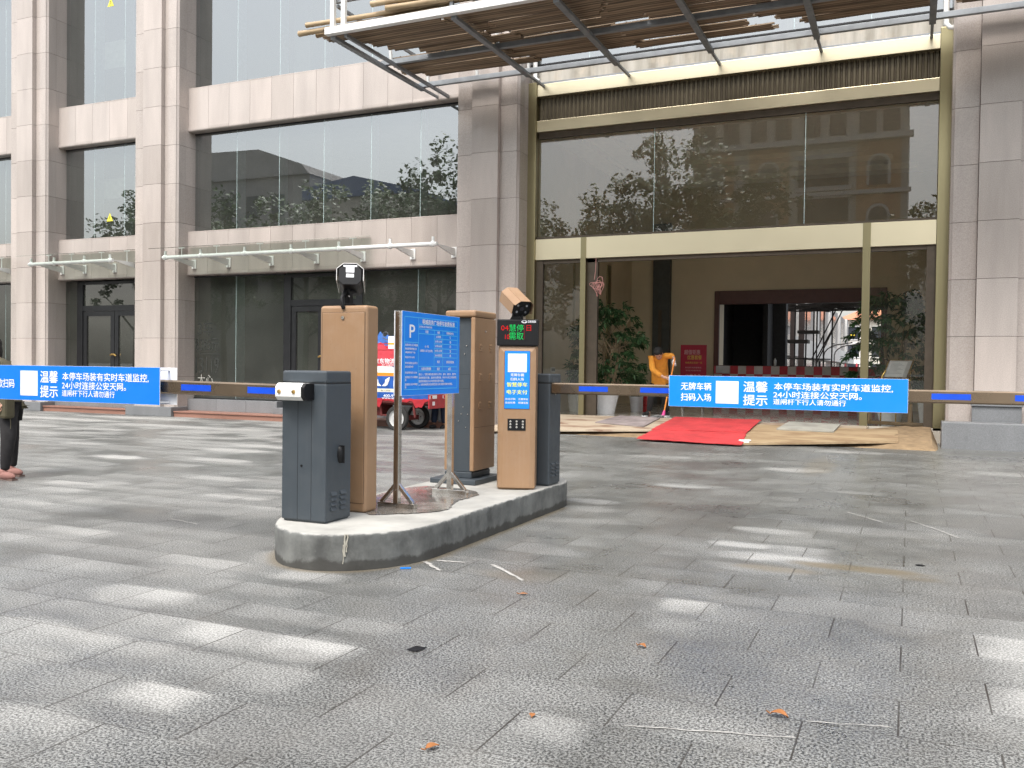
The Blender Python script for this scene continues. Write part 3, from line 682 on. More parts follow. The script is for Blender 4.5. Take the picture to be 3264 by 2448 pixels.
# ---------------------------------------------------------------- entrance
FZ = 0.37
ent = MB()
def entrance():
    m = MB(); m.box(-7.76, -7.56, 18.02, 18.30, FZ - .05, 7.60); m.build('gold_post', GOLD_D, bld, .006); m = MB(); m.box(.385, .585, 18.02, 18.30, FZ - .05, 7.66); m.build('gold_post', GOLD_D, bld, .006)
    m = MB()
    for z0, z1 in ((7.30, 7.56), (6.53, 6.77), (3.74, 4.19)):
        m = MB(); m.box(-7.558, .383, 18.06, 18.30, z0, z1); m.build('gold_band', GOLD, bld, .004)
    m = MB(); m.box(-7.558, .383, 18.20, 18.24, 6.77, 7.30, 1)
    n = 84; w = (.383 + 7.558) / n
    for k in range(n):
        x = -7.558 + k * w; m.prism([(x + w * .08, 18.20), (x + w * .3, 18.178), (x + w * .7, 18.178), (x + w * .92, 18.20)], lambda a, c: (a, c, 6.772), lambda a, c: (a, c, 7.298), 0)
    m.build('ribbed_panel', [simple('dark_ribbed_metal', (0.105, 0.088, 0.058), 0.40, 0.55, var=.03, scale=.8), BRONZE], bld)
    for x0, x1 in ((-6.50, -6.38), (-.87, -.73)):
        m = MB(); m.box(x0, x1, 18.03, 18.26, FZ, 3.738); m.box(x0, x1, 18.045, 18.059, 3.738, 4.19); m.build('mid_post', GOLD_D, bld, .004)
    m = MB(); m.box(-7.56, -7.40, 18.12, 18.22, FZ, 3.73); m.box(-6.378, -6.14, 18.14, 18.24, FZ, 3.73); m.box(.23, .383, 18.12, 18.22, FZ, 3.73); m.box(-7.55, .38, 18.14, 18.22, 3.66, 3.738); m.box(-7.55, .38, 18.14, 18.24, 6.40, 6.53); m.box(-7.55, .38, 18.1, 18.24, 4.19, 4.24)
    m.build('inner_frame', BRONZE, bld)
    m = MB()
    e = [-7.555, -4.95, -1.95, .383]
    for a, c in zip(e[:-1], e[1:]): m.add([(a + .005, 18.18, 4.22), (c - .005, 18.18, 4.22), (c - .005, 18.18, 6.45), (a + .005, 18.18, 6.45)], [(0, 1, 2, 3)])
    m.build('pane', GLASSL, bld)
    for a, c in ((-7.42, -6.50), (-.73, .25)): m = MB(); m.add([(a, 18.17, FZ), (c, 18.17, FZ), (c, 18.17, 3.68), (a, 18.17, 3.68)], [(0, 1, 2, 3)]); m.build('pane', GLASSC, bld)
    m = MB()
    for j in e[1:-1]: m.box(j - .006, j + .006, 18.182, 18.19, 4.22, 6.45)
    m.build('glass_joint', FIN, bld)
    # concrete beam over the doorway
    m = MB(); m.box(-7.75, .58, 18.20, 18.36, 7.60, 8.0); m.box(-7.75, .58, 18.12, 18.21, 7.565, 7.62, 1); m.build('concrete_beam', [CONCW, STEEL], bld)
    for x in (-7.62, .47):
        m = MB(); m.tube([(x, 18.08, 8.6), (x, 18.08, 7.9), (x + .0, 18.06, 7.72), (x + .06, 18.04, 7.64), (x + .12, 18.04, 7.63)], .05, 10); m.build('downpipe', WHITEP, bld)
    # lobby shell
    m = MB(); m.box(-7.75, .75, 18.02, 26.4, .10, FZ); m.build('lobby_floor', LFLOOR, bld)
    m = MB()
    m.box(-7.90, -7.60, 18.31, 26.2, FZ, 7.28); m.box(.60, .88, 18.31, 26.2, FZ, 7.28)
    m.box(-7.6, -4.99, 25.6, 26.2, FZ, 7.2); m.box(-.74, .6, 25.6, 26.2, FZ, 7.2); m.box(-4.99, -.74, 25.6, 26.2, 3.43, 7.2)
    m.box(-7.598, -7.50, 18.36, 18.85, FZ, 3.6)
    m.build('lobby_wall', WALLB, bld)
    m = MB(); m.box(-6.90, -6.40, 25.40, 25.598, FZ, 5.6); m.build('recess_shade', DARKR, bld); m = MB(); m.box(-6.72, -6.62, 25.37, 25.399, FZ, 3.1); m.build('wall_panel_trim', BRONZE, bld)  # dark box on the wall; the recess's shade is put into its colour
    m = MB(); m.box(-7.598, -7.56, 23.2, 23.5, FZ, 4.2); m.box(-7.598, -7.57, 20.6, 20.66, FZ, 4.3); m.build('wall_panel_trim', GOLD_D, bld)
    m = MB()
    m.box(-7.6, .6, 18.31, 26.2, 7.02, 7.28)
    for k, (i, z) in enumerate(((.0, 6.62), (.55, 6.76), (1.1, 6.90))):
        x0, x1, y0, y1 = -7.6 + i, .6 - i, 18.32 + i * .6, 25.6 - i; w = .55
        zt = z + .14
        m.box(x0, x1, y0, y0 + w * .6, z, zt); m.box(x0, x1, y1 - w, y1, z, zt); m.box(x0, x0 + w, y0 + w * .6, y1 - w, z, zt); m.box(x1 - w, x1, y0 + w * .6, y1 - w, z, zt)
    m.build('lobby_ceiling', LCEIL, bld)
    m = MB(); m.box(-5.13, -4.99, 25.50, 25.61, FZ, 3.62); m.box(-.74, -.60, 25.50, 25.61, FZ, 3.62); m.box(-4.99, -.74, 25.50, 25.61, 3.24, 3.62)
    m.build('opening_frame', REDBROWN, bld, .01)
    # dim passage left of the rear opening
    m = MB(); m.box(-5.6, -5.5, 26.4, 31, 0, 4.2); m.box(-5.5, -3.78, 30.5, 31, 0, 4.2); m.box(-5.6, -3.78, 26.41, 31, 3.8, 4.2); m.box(-4.35, -4.2, 29.4, 30.5, 0, 3.8)
    m.build('passage_wall', simple('shade_dark_wall', (0.03, 0.03, 0.033), 0.8), bld)  # near-black colour stands for the passage's lack of light
    m = MB(); m.box(-7.56, -7.545, 19.05, 19.32, 1.28, 1.40)
    sp = m.build('switch_plate', WHITEP, bld, .003)
    m = MB()
    for k in range(3): m.box(-7.543, -7.538, 19.09 + k * .075, 19.135 + k * .075, 1.31, 1.37)
    m.build('switch', BLACKP, sp)
entrance()

# ---------------------------------------------------------------- stone block, boards, carpet, sand at the threshold
m = MB(); m.box(.50, 3.3, 16.86, 17.29, .06, .555); o = m.build('stone_block', GREYSTONE, None, .018, 3)
tag(o, 'long grey granite block lying at the foot of the right-hand pillar', 'stone block')
m = MB(); m.box(.98, 1.74, 17.33, 17.395, .3, .82); m.box(.96, 1.76, 17.29, 17.395, .82, .92, 0); o = m.build('plinth', GREYSTONE, bld, .012)
def ramp_z(y): return .10 + .108 * (y - 15.5)
def sheet(corners, th, lift=0.0, seg=1, jit=0.0):
    """corners: front-left, front-right, back-right, back-left (x, y) laid on the sloping bed"""
    m = MB(); P = [Vector((x, y, ramp_z(y) + lift)) for x, y in corners]; n = seg; top = []; 
    for j in range(n + 1):
        for i in range(n + 1):
            u, v = i / n, j / n
            p = (P[0] * (1 - u) + P[1] * u) * (1 - v) + (P[3] * (1 - u) + P[2] * u) * v
            e = .5 if i in (0, n) or j in (0, n) else 1
            top.append(p + Vector((random.uniform(-jit, jit) * .6, random.uniform(-jit, jit) * .6, random.uniform(0, jit) * e)))
    w = n + 1; fs = [(j * w + i, j * w + i + 1, (j + 1) * w + i + 1, (j + 1) * w + i) for j in range(n) for i in range(n)]
    nb = len(top); allv = top + [p - Vector((0, 0, th)) for p in top]
    fs += [tuple(nb + k for k in reversed(f)) for f in fs]
    ring = [i for i in range(w)] + [j * w + n for j in range(1, w)] + [n * w + i for i in range(n - 1, -1, -1)] + [j * w for j in range(n - 1, 0, -1)]
    for a, b in zip(ring, ring[1:] + ring[:1]): fs.append((b, a, nb + a, nb + b))
    m.add(allv, fs, 0, seg > 1); return m
o = sheet([(-7.75, 15.75), (-4.35, 16.55), (-4.3, 18.0), (-7.55, 18.0)], .026, .014, 8, .006).build('plywood_sheet', PLYS)
tag(o, 'pale plywood sheet with brown stains left of the red carpet', 'plywood', 'plywood ramp sheets at the entrance')
o = sheet([(-2.75, 15.55), (-.17, 16.42), (-.19, 17.55), (-2.75, 17.6)], .034, .022, 8, .006).build('plywood_sheet', PLY)
tag(o, 'bare plywood sheet lying right of the red carpet', 'plywood', 'plywood ramp sheets at the entrance')
o = sheet([(-2.7, 17.62), (-.75, 17.62), (-.7, 18.0), (-2.7, 18.0)], .022, -.004).build('plywood_sheet', PLYS)
tag(o, 'narrow plywood strip behind the worn grey board along the doorway', 'plywood', 'plywood ramp sheets at the entrance')
o = sheet([(-4.48, 15.52), (-2.58, 15.36), (-2.72, 16.7), (-4.42, 16.6)], .010, .036, 16, .018).build('red_carpet', CARPET)
tag(o, 'lower red carpet strip reaching down onto the wet paving', 'carpet', 'red carpet strips')
o = sheet([(-4.44, 16.42), (-2.70, 16.52), (-2.66, 17.97), (-4.36, 17.95)], .010, .052, 16, .016).build('red_carpet', CARPET)
tag(o, 'upper red carpet strip overlapping the other at the doorway', 'carpet', 'red carpet strips')
o = sheet([(-5.78, 17.05), (-4.70, 16.78), (-4.66, 17.86), (-5.55, 17.98)], .018, .040, 6, .006).build('doormat', MATM)
tag(o, 'dusty brownish grey doormat lying on the stained plywood', 'mat')
o = sheet([(-2.24, 17.02), (-1.24, 16.97), (-1.18, 17.75), (-2.12, 17.85)], .028, .058, 4, .004).build('grey_board', SLABM)
tag(o, 'worn greyish board lying on the plywood beside the red carpet', 'board')
m = MB()          # loose sand under and beside the boards
nx, ny = 60, 24; vs = []
for j in range(ny + 1):
    for i in range(nx + 1):
        x = -7.75 + 8.24 * i / nx; yy = 16.15 + 1.88 * j / ny
        f = smooth((x + .9) / .8)
        h = -.012 + .03 * f + (.108 * (yy - 15.5)) * (.86 + .1 * f) - .05 * (1 - smooth((yy - 16.1) / .5)) + (random.random() - .5) * .022 + f * .035 * smooth((yy - 16.4) / .5) * (.4 + .6 * math.sin(x * 9 + yy * 5) ** 2)
        if i in (0, nx) or j == 0: h = -.04
        vs.append((x, yy, .085 + h))
m.add(vs, [(j * (nx + 1) + i, j * (nx + 1) + i + 1, (j + 1) * (nx + 1) + i + 1, (j + 1) * (nx + 1) + i) for j in range(ny) for i in range(nx)], 0, True)
tag(m.build('sand', SANDM), 'loose yellow builders sand spread under the plywood at the doorway', kind='stuff')
m = MB(); m.bar((-2.75, 15.72, .15), (-2.52, 15.70, .16), .07, .03); m.bar((-2.70, 15.76, .17), (-2.50, 15.74, .18), .05, .02)
tag(m.build('paper_scrap', LETTER), 'crumpled white paper scrap at the corner of the red carpet', 'paper scrap')

# ---------------------------------------------------------------- scaffold canopy
can = thing('canopy_frame', 'welded grey steel canopy frame jutting over the gold entrance', 'canopy', (-4, 16, 7.5))
RX = [-9.95, -7.41, -5.49, -3.61, -1.68, .23, 2.15]
ZC = 7.575
m = MB(); m.box(-10.05, 3.2, 13.74, 13.86, ZC - .06, ZC + .07); m.build('front_beam', WHITEP, can, .006)  # galvanised beam; its bright reflection is put into the white colour
for y in (15.66, 17.2): m = MB(); m.box(-10.02, 3.2, y - .045, y + .045, ZC - .05, ZC + .05); m.build('cross_beam', STEEL, can, .004)
for i, x in enumerate(RX):
    m = MB(); m.box(x - .055, x + .055, 13.87, 17.25, ZC - .115, ZC - .052); m.build('rib', STEEL, can, .004)
    m = MB(); m.bar((x, 17.2, ZC - .07), (x + .0, 18.06, ZC - .06), .05, .05); m.build('strut', STEEL, can, .003)
m = MB(); m.box(-9.70, -9.64, 13.87, 17.9, ZC - .11, ZC - .05); m.build('rib', STEEL, can)
def upper():
    for x in (-9.9, -9.66): m = MB(); m.box(x - .04, x + .04, 13.76, 13.84, ZC + .07, 9.0); m.build('post', WHITEP, can)
    for x in RX[1:]: m = MB(); m.box(x - .03, x + .03, 13.77, 13.83, ZC + .07, 9.0); m.build('post', STEEL, can)
    for z in (8.15, 8.95): m = MB(); m.box(-9.9, 3.2, 13.86, 13.92, z - .03, z + .03); m.build('top_rail', STEEL, can)
    for y in (15.5, 17.0): m = MB(); m.box(-9.9, 3.2, y - .03, y + .03, 8.12, 8.19); m.build('top_rail', STEEL, can)
    for x in (-9.9, -8.6, -7.4, -5.5, -3.6, -1.7): m = MB(); m.box(x - .025, x + .025, 13.93, 17.9, 8.06, 8.115); m.build('top_joist', STEEL, can)
    for x in (-9.8, -8.6, -7.4): 
        for ya, yb_ in ((15.66, 15.6), (17.2, 17.1)): m = MB(); m.bar((x, ya, ZC + .05), (x, yb_, 8.1), .05, .05); m.build('post', WHITEP, can)
upper()
def bamboo_board(L, n=8, w=.30):
    m = MB(); p = w / n
    for k in range(n):
        a = -L / 2 + random.uniform(-.07, .07); b = L / 2 + random.uniform(-.07, .07); y = -w / 2 + (k + .5) * p
        pts = [(a + (b - a) * t / 4, y + random.uniform(-.004, .004), random.uniform(-.005, .005)) for t in range(5)]
        m.tube(pts, p * .56, 6, 0, True)
    for x in (-L * .38, 0, L * .38): m.box(x - .012, x + .012, -w / 2, w / 2, p * .3, p * .62)
    return m
protos = []
cnt = 0
wordsx = ['leftmost', 'second from left', 'middle', 'fourth from left', 'fifth from left', 'rightmost']
rows = [13.98, 14.28, 14.58, 14.88, 15.17, 15.46, 15.88, 16.18, 16.48, 16.78]
variants = [bamboo_board(L) for L in (2.35, 2.6, 2.1, 2.45)]
vmesh = []
for r, y in enumerate(rows):
    x = -10.25 + random.uniform(-.25, .15) if r in (0, 1) else -9.75 + random.uniform(-.3, .25)
    k = 0
    while x < 2.6:
        vi = random.randrange(4); L = (2.35, 2.6, 2.1, 2.45)[vi]
        if len(vmesh) <= vi or vmesh[vi] is None:
            while len(vmesh) <= vi: vmesh.append(None)
            o = variants[vi].build('bamboo_board', BAMBOO); vmesh[vi] = o
        else:
            o = vmesh[vi].copy(); COL.objects.link(o)
        xc = x + L / 2
        skip = (r == 4 and (-3.2 < xc < -1.0)) or (r == 9 and xc > -3.4) or (r == 5 and xc < -7.6) or (r == 8 and -2.6 < xc < -.3)
        o.location = (xc, y + random.uniform(-.03, .03), ZC + .075 + .03 * (k % 2) + random.uniform(0, .03))
        o.rotation_euler = (random.uniform(-.05, .05), random.uniform(-.008, .008), random.uniform(-.022, .022))
        row_w = 'outer edge' if r < 3 else 'middle' if r < 7 else 'wall side'
        tag(o, 'weathered slatted bamboo board on the canopy frame, %s row' % row_w, 'bamboo board', 'bamboo boards laid on the canopy')
        if skip: o.location.y += .0; o.location.x += .55
        x += L - random.uniform(.0, .15) + (.5 if skip else 0); k += 1
        cnt += 1
def bpole(a, b, r, label):
    m = MB(); n = 14; a, b = Vector(a), Vector(b); pts = []; rs = []
    for i in range(n + 1):
        t = i / n; pts.append(a.lerp(b, t) + Vector((0, 0, -.02 * math.sin(PI * t)))); rs.append(r * (1.0 + (.10 if i % 3 == 0 else 0)))
    m.tube(pts, rs, 10); tag(m.build('bamboo_pole', POLE), label, 'bamboo pole', 'loose bamboo poles on the canopy')
for k, (y, z, a, b) in enumerate(((13.72, 7.79, -8.7, -4.6), (13.70, 7.90, -9.0, -4.9), (13.83, 7.86, -8.5, -4.0), (13.78, 7.98, -8.8, -5.0))):
    bpole((a, y, z), (b, y + .1, z + .02), .05, 'pale bamboo pole in the bundle resting on the front canopy beam')
bpole((-10.75, 13.9, 7.68), (-7.5, 13.95, 7.74), .05, 'thin bamboo pole sticking out furthest past the canopy corner')
bpole((-10.55, 13.86, 7.80), (-6.5, 13.9, 7.80), .045, 'bamboo pole lying along the top of the front canopy beam')
bpole((-10.45, 14.05, 7.66), (-8.5, 14.1, 7.72), .045, 'short bamboo pole under the others at the canopy corner')

# ---------------------------------------------------------------- traffic island
ICX = -3.75
def island_outline(n=28, grow=0.0):
    P = []
    for i in range(n + 1):
        a = PI + PI * i / n; P.append((ICX + (.61 + grow) * math.cos(a), 5.75 + (.81 + grow) * math.sin(a)))
    for i in range(n + 1):
        a = PI * i / n; P.append((ICX + (.61 + grow) * math.cos(a), 8.3 + (.62 + grow) * math.sin(a)))
    return P
def island():
    P = island_outline(); m = MB(); zs = [-.02, .04, .09, .14, .19, .228, .243, .25]; ins = [0, 0, 0, 0, 0, 0, .004, .014]
    vs = []
    Q = []
    for i in range(len(P)):
        a, b = P[i], P[(i + 1) % len(P)]; L = math.hypot(b[0] - a[0], b[1] - a[1]); k = max(1, int(L / .06))
        for j in range(k): Q.append((a[0] + (b[0] - a[0]) * j / k, a[1] + (b[1] - a[1]) * j / k))
    n = len(Q); c = (ICX, 7.0)
    for z, s in zip(zs, ins):
        for x, y in Q:
            d = math.hypot(x - c[0], y - c[1]); r = random.uniform(-.004, .004)
            vs.append((x + (c[0] - x) / d * (s + r), y + (c[1] - y) / d * (s + r), z + (random.uniform(-.004, .002) if z > .22 else 0)))
    fs = [(l * n + i, l * n + (i + 1) % n, (l + 1) * n + (i + 1) % n, (l + 1) * n + i) for l in range(len(zs) - 1) for i in range(n)]
    m.add(vs, fs, 0, True)
    m.f.append(tuple((len(zs) - 1) * n + i for i in range(n))); m.mi.append(1); m.sm.append(False)
    o = m.build('traffic_island', [ISL_S, ISL_T]); tag(o, 'rough grey concrete traffic island with rounded ends carrying the gate machines', 'traffic island')
    # trickle of pale grout down the front
    t = MB(); x0, y0 = -3.47, 5.0
    for dx, w, za, zb in ((0, .007, .25, .10), (.012, .006, .25, .13), (-.008, .004, .18, .05)):
        pts = [(x0 + dx + random.uniform(-.006, .006), -1, za + (zb - za) * i / 6) for i in range(7)]
        def fy(x): return 5.75 - .81 * math.sqrt(max(0, 1 - ((x - ICX) / .61) ** 2)) - .003
        t.tube([(p[0], fy(p[0]), p[2]) for p in pts], [w * random.uniform(.6, 1.2) for _ in pts], 5)
    t.build('grout_trickle', simple('pale_grout', (0.42, 0.40, 0.34), 0.9), o)
    w = MB(); pl = [(-4.15, 6.31), (-4.25, 6.58), (-4.30, 6.9), (-4.28, 7.25), (-4.08, 7.41), (-3.75, 7.38), (-3.55, 7.22), (-3.48, 7.0), (-3.50, 6.75), (-3.43, 6.5), (-3.36, 6.25), (-3.44, 6.05), (-3.62, 5.88), (-3.80, 5.78), (-3.95, 6.05)]
    pts = []
    for i in range(len(pl)):
        p0, p1, p2, p3 = [Vector((*pl[(i + k) % len(pl)], 0)) for k in (-1, 0, 1, 2)]
        for s in range(5):
            t_ = s / 5; q = .5 * (2 * p1 + (p2 - p0) * t_ + (2 * p0 - 5 * p1 + 4 * p2 - p3) * t_ ** 2 + (3 * p1 - p0 - 3 * p2 + p3) * t_ ** 3)
            pts.append((q.x + random.uniform(-.012, .012), q.y + random.uniform(-.012, .012), .2545))
    w.add(pts, [tuple(range(len(pts)))]); tag(w.build('puddle', PUDDLE, o))
island()

# ---------------------------------------------------------------- barrier gates
def sign_panel(parent, x0, x1, z0, z1, y, blue, left_text, back_dx):
    m = MB(); m.box(x0, x1, y, y + .006, z0, z1, 0); m.box(x0 - .0015, x1 + .0015, y + .0005, y + .0055, z0 - .0015, z1 + .0015, 1)
    s = m.build('warning_sign', [blue, LETTER], parent)
    W, H = x1 - x0, z1 - z0; t = MB()
    def T(txt, u, v, w, h, b=.028): put_text(t, txt, (x0 + u * W, y, z1 - v * H), (1, 0, 0), (0, 0, 1), w * W, h * H, b)
    if left_text == 'in':
        T('无牌车辆', .055, .21, .137, .25); T('扫码入场', .055, .565, .137, .25)
    else:
        T('付款扫码', .030, .40, .145, .26)
    T('温馨', .334, .145, .104, .34, .03); T('提示', .334, .565, .104, .34, .03)
    T('本停车场装有实时车道监控,', .465, .175, .478, .235); T('24小时连接公安天网。', .463, .435, .36, .215); T('道闸杆下行人请勿通行', .463, .675, .298, .18)
    t.build('lettering', LETTER, s)
    q = MB(); u0 = .213; qs = .19 if False else .72 * H; q.box(x0 + u0 * W, x0 + u0 * W + qs, y - .002, y - .0005, z1 - .15 * H - qs, z1 - .15 * H)
    q.build('code_sticker', LETTER, s)
    b = MB(); b.box(x0 + back_dx, x1 + back_dx, y + .105, y + .111, z0, z1)
    for zz in (z0 + .015, z1 - .025):
        for xx in np.linspace(x0 + .05, x1 - .02, 5): b.box(xx, xx + .02, y + .0065, y + .104, zz, zz + .01)
    b.build('back_panel', LETTER, parent)
def gate_cabinet(root, x0, x1, y0, y1, z0, z1, logo=False):
    m = MB(); m.box(x0, x1, y0, y1, z0 + .012, z1 - .0935); m.box(x0 + .01, x1 - .01, y0 + .01, y1 - .01, z0, z0 + .02)
    c = m.build('cabinet', CHAR, root, .022, 3)
    m = MB(); m.box(x0, x1, y0, y1, z1 - .090, z1); m.build('lid', CHAR, root, .016, 3)
    m = MB(); m.box(x0 + .004, x1 - .004, y0 + .004, y1 - .004, z1 - .105, z1 - .080)
    for k in (.37, .68): m.box(x0 + (x1 - x0) * k - .0015, x0 + (x1 - x0) * k + .0015, y0 - .001, y0 + .004, z0 + .02, z1 - .10)
    m.build('seam', CHARD, c)
    v = MB()                       # pressed louvres on the right-hand side
    for yy in (.30, .66):
        for k in range(4):
            zc = z0 + .10 + k * .037; ya = y0 + (y1 - y0) * yy; w = .066
            v.prism([(0, -.013), (.016, -.013), (.013, -.006), (.003, .012), (0, .013)], lambda a, b, ya=ya, zc=zc: (x1 + a, ya - w / 2, zc + b), lambda a, b, ya=ya, zc=zc: (x1 + a, ya + w / 2, zc + b))
    v.build('vent', CHAR, c)
    return c
g1 = thing('barrier_gate', 'charcoal barrier gate box at the near rounded end of the island, arm reaching left', 'barrier gate', (-4.02, 5.44, .25), 'barrier gates on the island')
c1 = gate_cabinet(g1, -4.21, -3.82, 5.28, 5.60, .25, 1.352)
m = MB(); m.lathe([(0, .026), (.022, .024), (.034, .012), (.036, 0)], (-3.82, 5.44, .74), 20, 'x'); m.xform(Matrix.Translation((0, 0, .74)) @ Matrix.Diagonal((1, .72, 1.75, 1)) @ Matrix.Translation((0, 0, -.74)) if False else Matrix())
hm = MB(); hm.lathe([(0, .030), (.018, .028), (.030, .018), (.034, 0)], (0, 0, 0), 20, 'x'); hm.box(-.002, .036, -.006, .006, -.032, .034); hm.xform(Matrix.Translation((-3.82, 5.455, .74)) @ Matrix.Diagonal((1.1, .95, 1.95, 1)))
hm.build('handle', BLACKP, c1)
m = MB(); m.lathe([(0, -.004), (.009, -.004), (.009, .004), (0, .005)], (-4.03, 5.28, .66), 12, 'y'); m.build('lock', BLACKP, c1)
def clamp(root, x0, x1, y1, z0, z1, side=1):
    c = .028; y0 = y1 - .125
    poly = [(y0, z0 + c), (y0 + c, z0), (y1, z0), (y1, z1), (y0 + c, z1), (y0, z1 - c)]
    m = MB(); m.prism(poly, lambda y, z: (x0, y, z), lambda y, z: (x1, y, z)); cl = m.build('arm_clamp', WHITEP, root, .004)
    m = MB(); p2 = [(y0 + (y - y0) * .999, z) for y, z in poly]; e = x1 if side > 0 else x0
    m.prism(poly, lambda y, z: (e + .001 * side, y, z), lambda y, z: (e + .022 * side, y * .96 + y1 * .04, z * .92 + (z0 + z1) * .04)); m.build('end_cap', BLACKP, cl)
    m = MB()
    for f in (.16, .72): m.lathe([(0, -.012), (.012, -.010), (.016, 0), (.016, .01)], (x0 + (x1 - x0) * f, y0, (z0 + z1) / 2), 8, 'y')
    m.build('bolt', BRASS, cl)
clamp(g1, -4.172, -3.945, 5.278, 1.138, 1.263)
def arm(root, x0, x1, yc, z0, z1, stickers, ax, rise):
    """x0..x1 hollow rounded profile; rise tips the free end up a little about ax"""
    h = (z1 - z0); d = .045; c = .012
    poly = [(-d / 2, c), (-d / 2 + c, 0), (d / 2 - c, 0), (d / 2, c), (d / 2, h - c), (d / 2 - c, h), (-d / 2 + c, h), (-d / 2, h - c)]
    sh = lambda x: (x - ax) * rise
    m = MB(); m.prism(poly, lambda y, z: (x0, yc + y, z0 + z + sh(x0)), lambda y, z: (x1, yc + y, z0 + z + sh(x1)))
    a = m.build('boom_arm', ARMM, root)
    for s0, s1 in stickers:
        m = MB(); yy = yc - d / 2 - .0015; zc = z0 + h * .52; k = h * .22
        m.add([(s0, yy, zc - k + sh(s0)), (s1, yy, zc - k + sh(s1)), (s1, yy, zc + k + sh(s1)), (s0, yy, zc + k + sh(s0))], [(0, 1, 2, 3)])
        m.build('reflective_sticker', REFLB, a)
arm(g1, -7.5, -4.172, 5.222, 1.146, 1.252, [(-5.705, -5.41), (-5.105, -4.81), (-4.462, -4.185)], -4.17, -.010)
sign_panel(g1, -7.26, -5.28, 1.070, 1.358, 5.155, BLUEL, 'out', .07)
g2 = thing('barrier_gate', 'charcoal barrier gate box half hidden behind the tan kiosk, arm reaching right', 'barrier gate', (-3.32, 8.13, .25), 'barrier gates on the island')
c2 = gate_cabinet(g2, -3.53, -3.165, 7.97, 8.27, .25, 1.335)
m = MB(); m.tube([(-3.165, 8.10, 1.14), (-3.158, 8.10, 1.14)], .012, 10); m.build('lock', STAINLESS, c2)
m = MB(); put_text(m, '百胜智能', (-3.165, 8.10, 1.300), (0, 1, 0), (0, 0, 1), .085, .035, .01); m.lathe([(.012, 0), (.020, .001)], (-3.1645, 8.075, 1.283), 14, 'x'); m.build('logo', simple('grey_logo', (0.16, 0.17, 0.18), 0.5), c2)
clamp(g2, -3.30, -3.08 - .02, 7.968, 1.135, 1.25, 1) if False else None
arm(g2, -3.16, 1.6, 8.02, 1.142, 1.250, [(-2.878, -2.59), (-2.278, -1.99), (.16, .445), (.753, 1.04)], -3.1, .0012)
sign_panel(g2, -1.996, -.016, 1.063, 1.338, 7.955, BLUE, 'in', -.03)

# ---------------------------------------------------------------- plate-reading camera
def camera_unit(parent, M, shell, name='camera'):
    """local: looks along -y; origin at housing centre"""
    L = .30; w, h, c = .095, .085, .035
    oc = [(-w, -h + c), (-w + c, -h), (w - c, -h), (w, -h + c), (w, h - c), (w - c * 1.3, h), (-w + c * 1.3, h), (-w, h - c)]
    m = MB(); k = .93
    m.prism([(a * k, b * k) for a, b in oc], lambda a, b: (a, -L / 2 + .02, b), lambda a, b: (a, L / 2, b)); m.xform(M)
    cm = m.build(name, BLACKP, parent, .004)
    m = MB()                       # open-bottomed visor shell
    t = .004; pr = [(-w - .006, -h * .55), (-w - .006, h - c), (-w + c * 1.3, h + .008), (w - c * 1.3, h + .008), (w + .006, h - c), (w + .006, -h * .55)]
    for (a, b), (a2, b2) in zip(pr[:-1], pr[1:]):
        n = Vector((b - b2, 0, a2 - a)).normalized() * t
        lo = -L / 2 - .03 if b > 0 and b2 > 0 else -L / 2
        m.add([(a, lo, b), (a2, lo, b2), (a2, L / 2, b2), (a, L / 2, b), (a + n.x, lo, b + n.z), (a2 + n.x, lo, b2 + n.z), (a2 + n.x, L / 2, b2 + n.z), (a + n.x, L / 2, b + n.z)],
              [(0, 1, 2, 3), (7, 6, 5, 4), (0, 4, 5, 1), (2, 6, 7, 3), (1, 5, 6, 2), (3, 7, 4, 0)])
    m.xform(M); m.build('visor', shell, cm)
    m = MB()
    for a, b, r in ((0, 0, .026), (-.045, .032, .014), (.045, .032, .014), (-.045, -.032, .014), (.045, -.032, .014)):
        m.lathe([(0, -.004), (r * .8, -.004), (r, .006), (r, .02)], (a, -L / 2 + .02, b), 14, 'y', 0 if r > .02 else 1)
    m.xform(M); m.build('lens', [simple('lens_glass', (0.01, 0.01, 0.02), 0.05), simple('led_lamp', (0.35, 0.36, 0.38), 0.15, 0.6)], cm)
    return cm
def Mrot(loc, yaw, pitch): return Matrix.Translation(loc) @ Matrix.Rotation(yaw, 4, 'Z') @ Matrix.Rotation(pitch, 4, 'X')

# camera column: tan cabinet seen from behind
cc = thing('camera_column', 'tall flat tan cabinet behind the dark gate box, camera on top facing away', 'camera column', (-4.05, 5.9, .25))
m = MB(); m.box(-4.275, -3.832, 5.815, 5.99, .25, 1.862); cb = m.build('cabinet', TAN, cc, .028, 4)
def outline(m, x0, x1, y, z0, z1, w=.004):
    m.box(x0, x1, y - .0012, y + .003, z0, z0 + w); m.box(x0, x1, y - .0012, y + .003, z1 - w, z1); m.box(x0, x0 + w, y - .0012, y + .003, z0 + w, z1 - w); m.box(x1 - w, x1, y - .0012, y + .003, z0 + w, z1 - w)
m = MB(); m.box(-4.245, -3.852, 5.811, 5.82, .325, 1.806); dr = m.build('door', TAN, cc, .004)
m = MB(); outline(m, -4.249, -3.848, 5.8145, .321, 1.810); m.build('door_gap', TAND, dr)
m = MB(); m.tube([(-4.05, 5.812, 1.765), (-4.05, 5.803, 1.765)], .014, 12); m.build('lock', STAINLESS, dr)
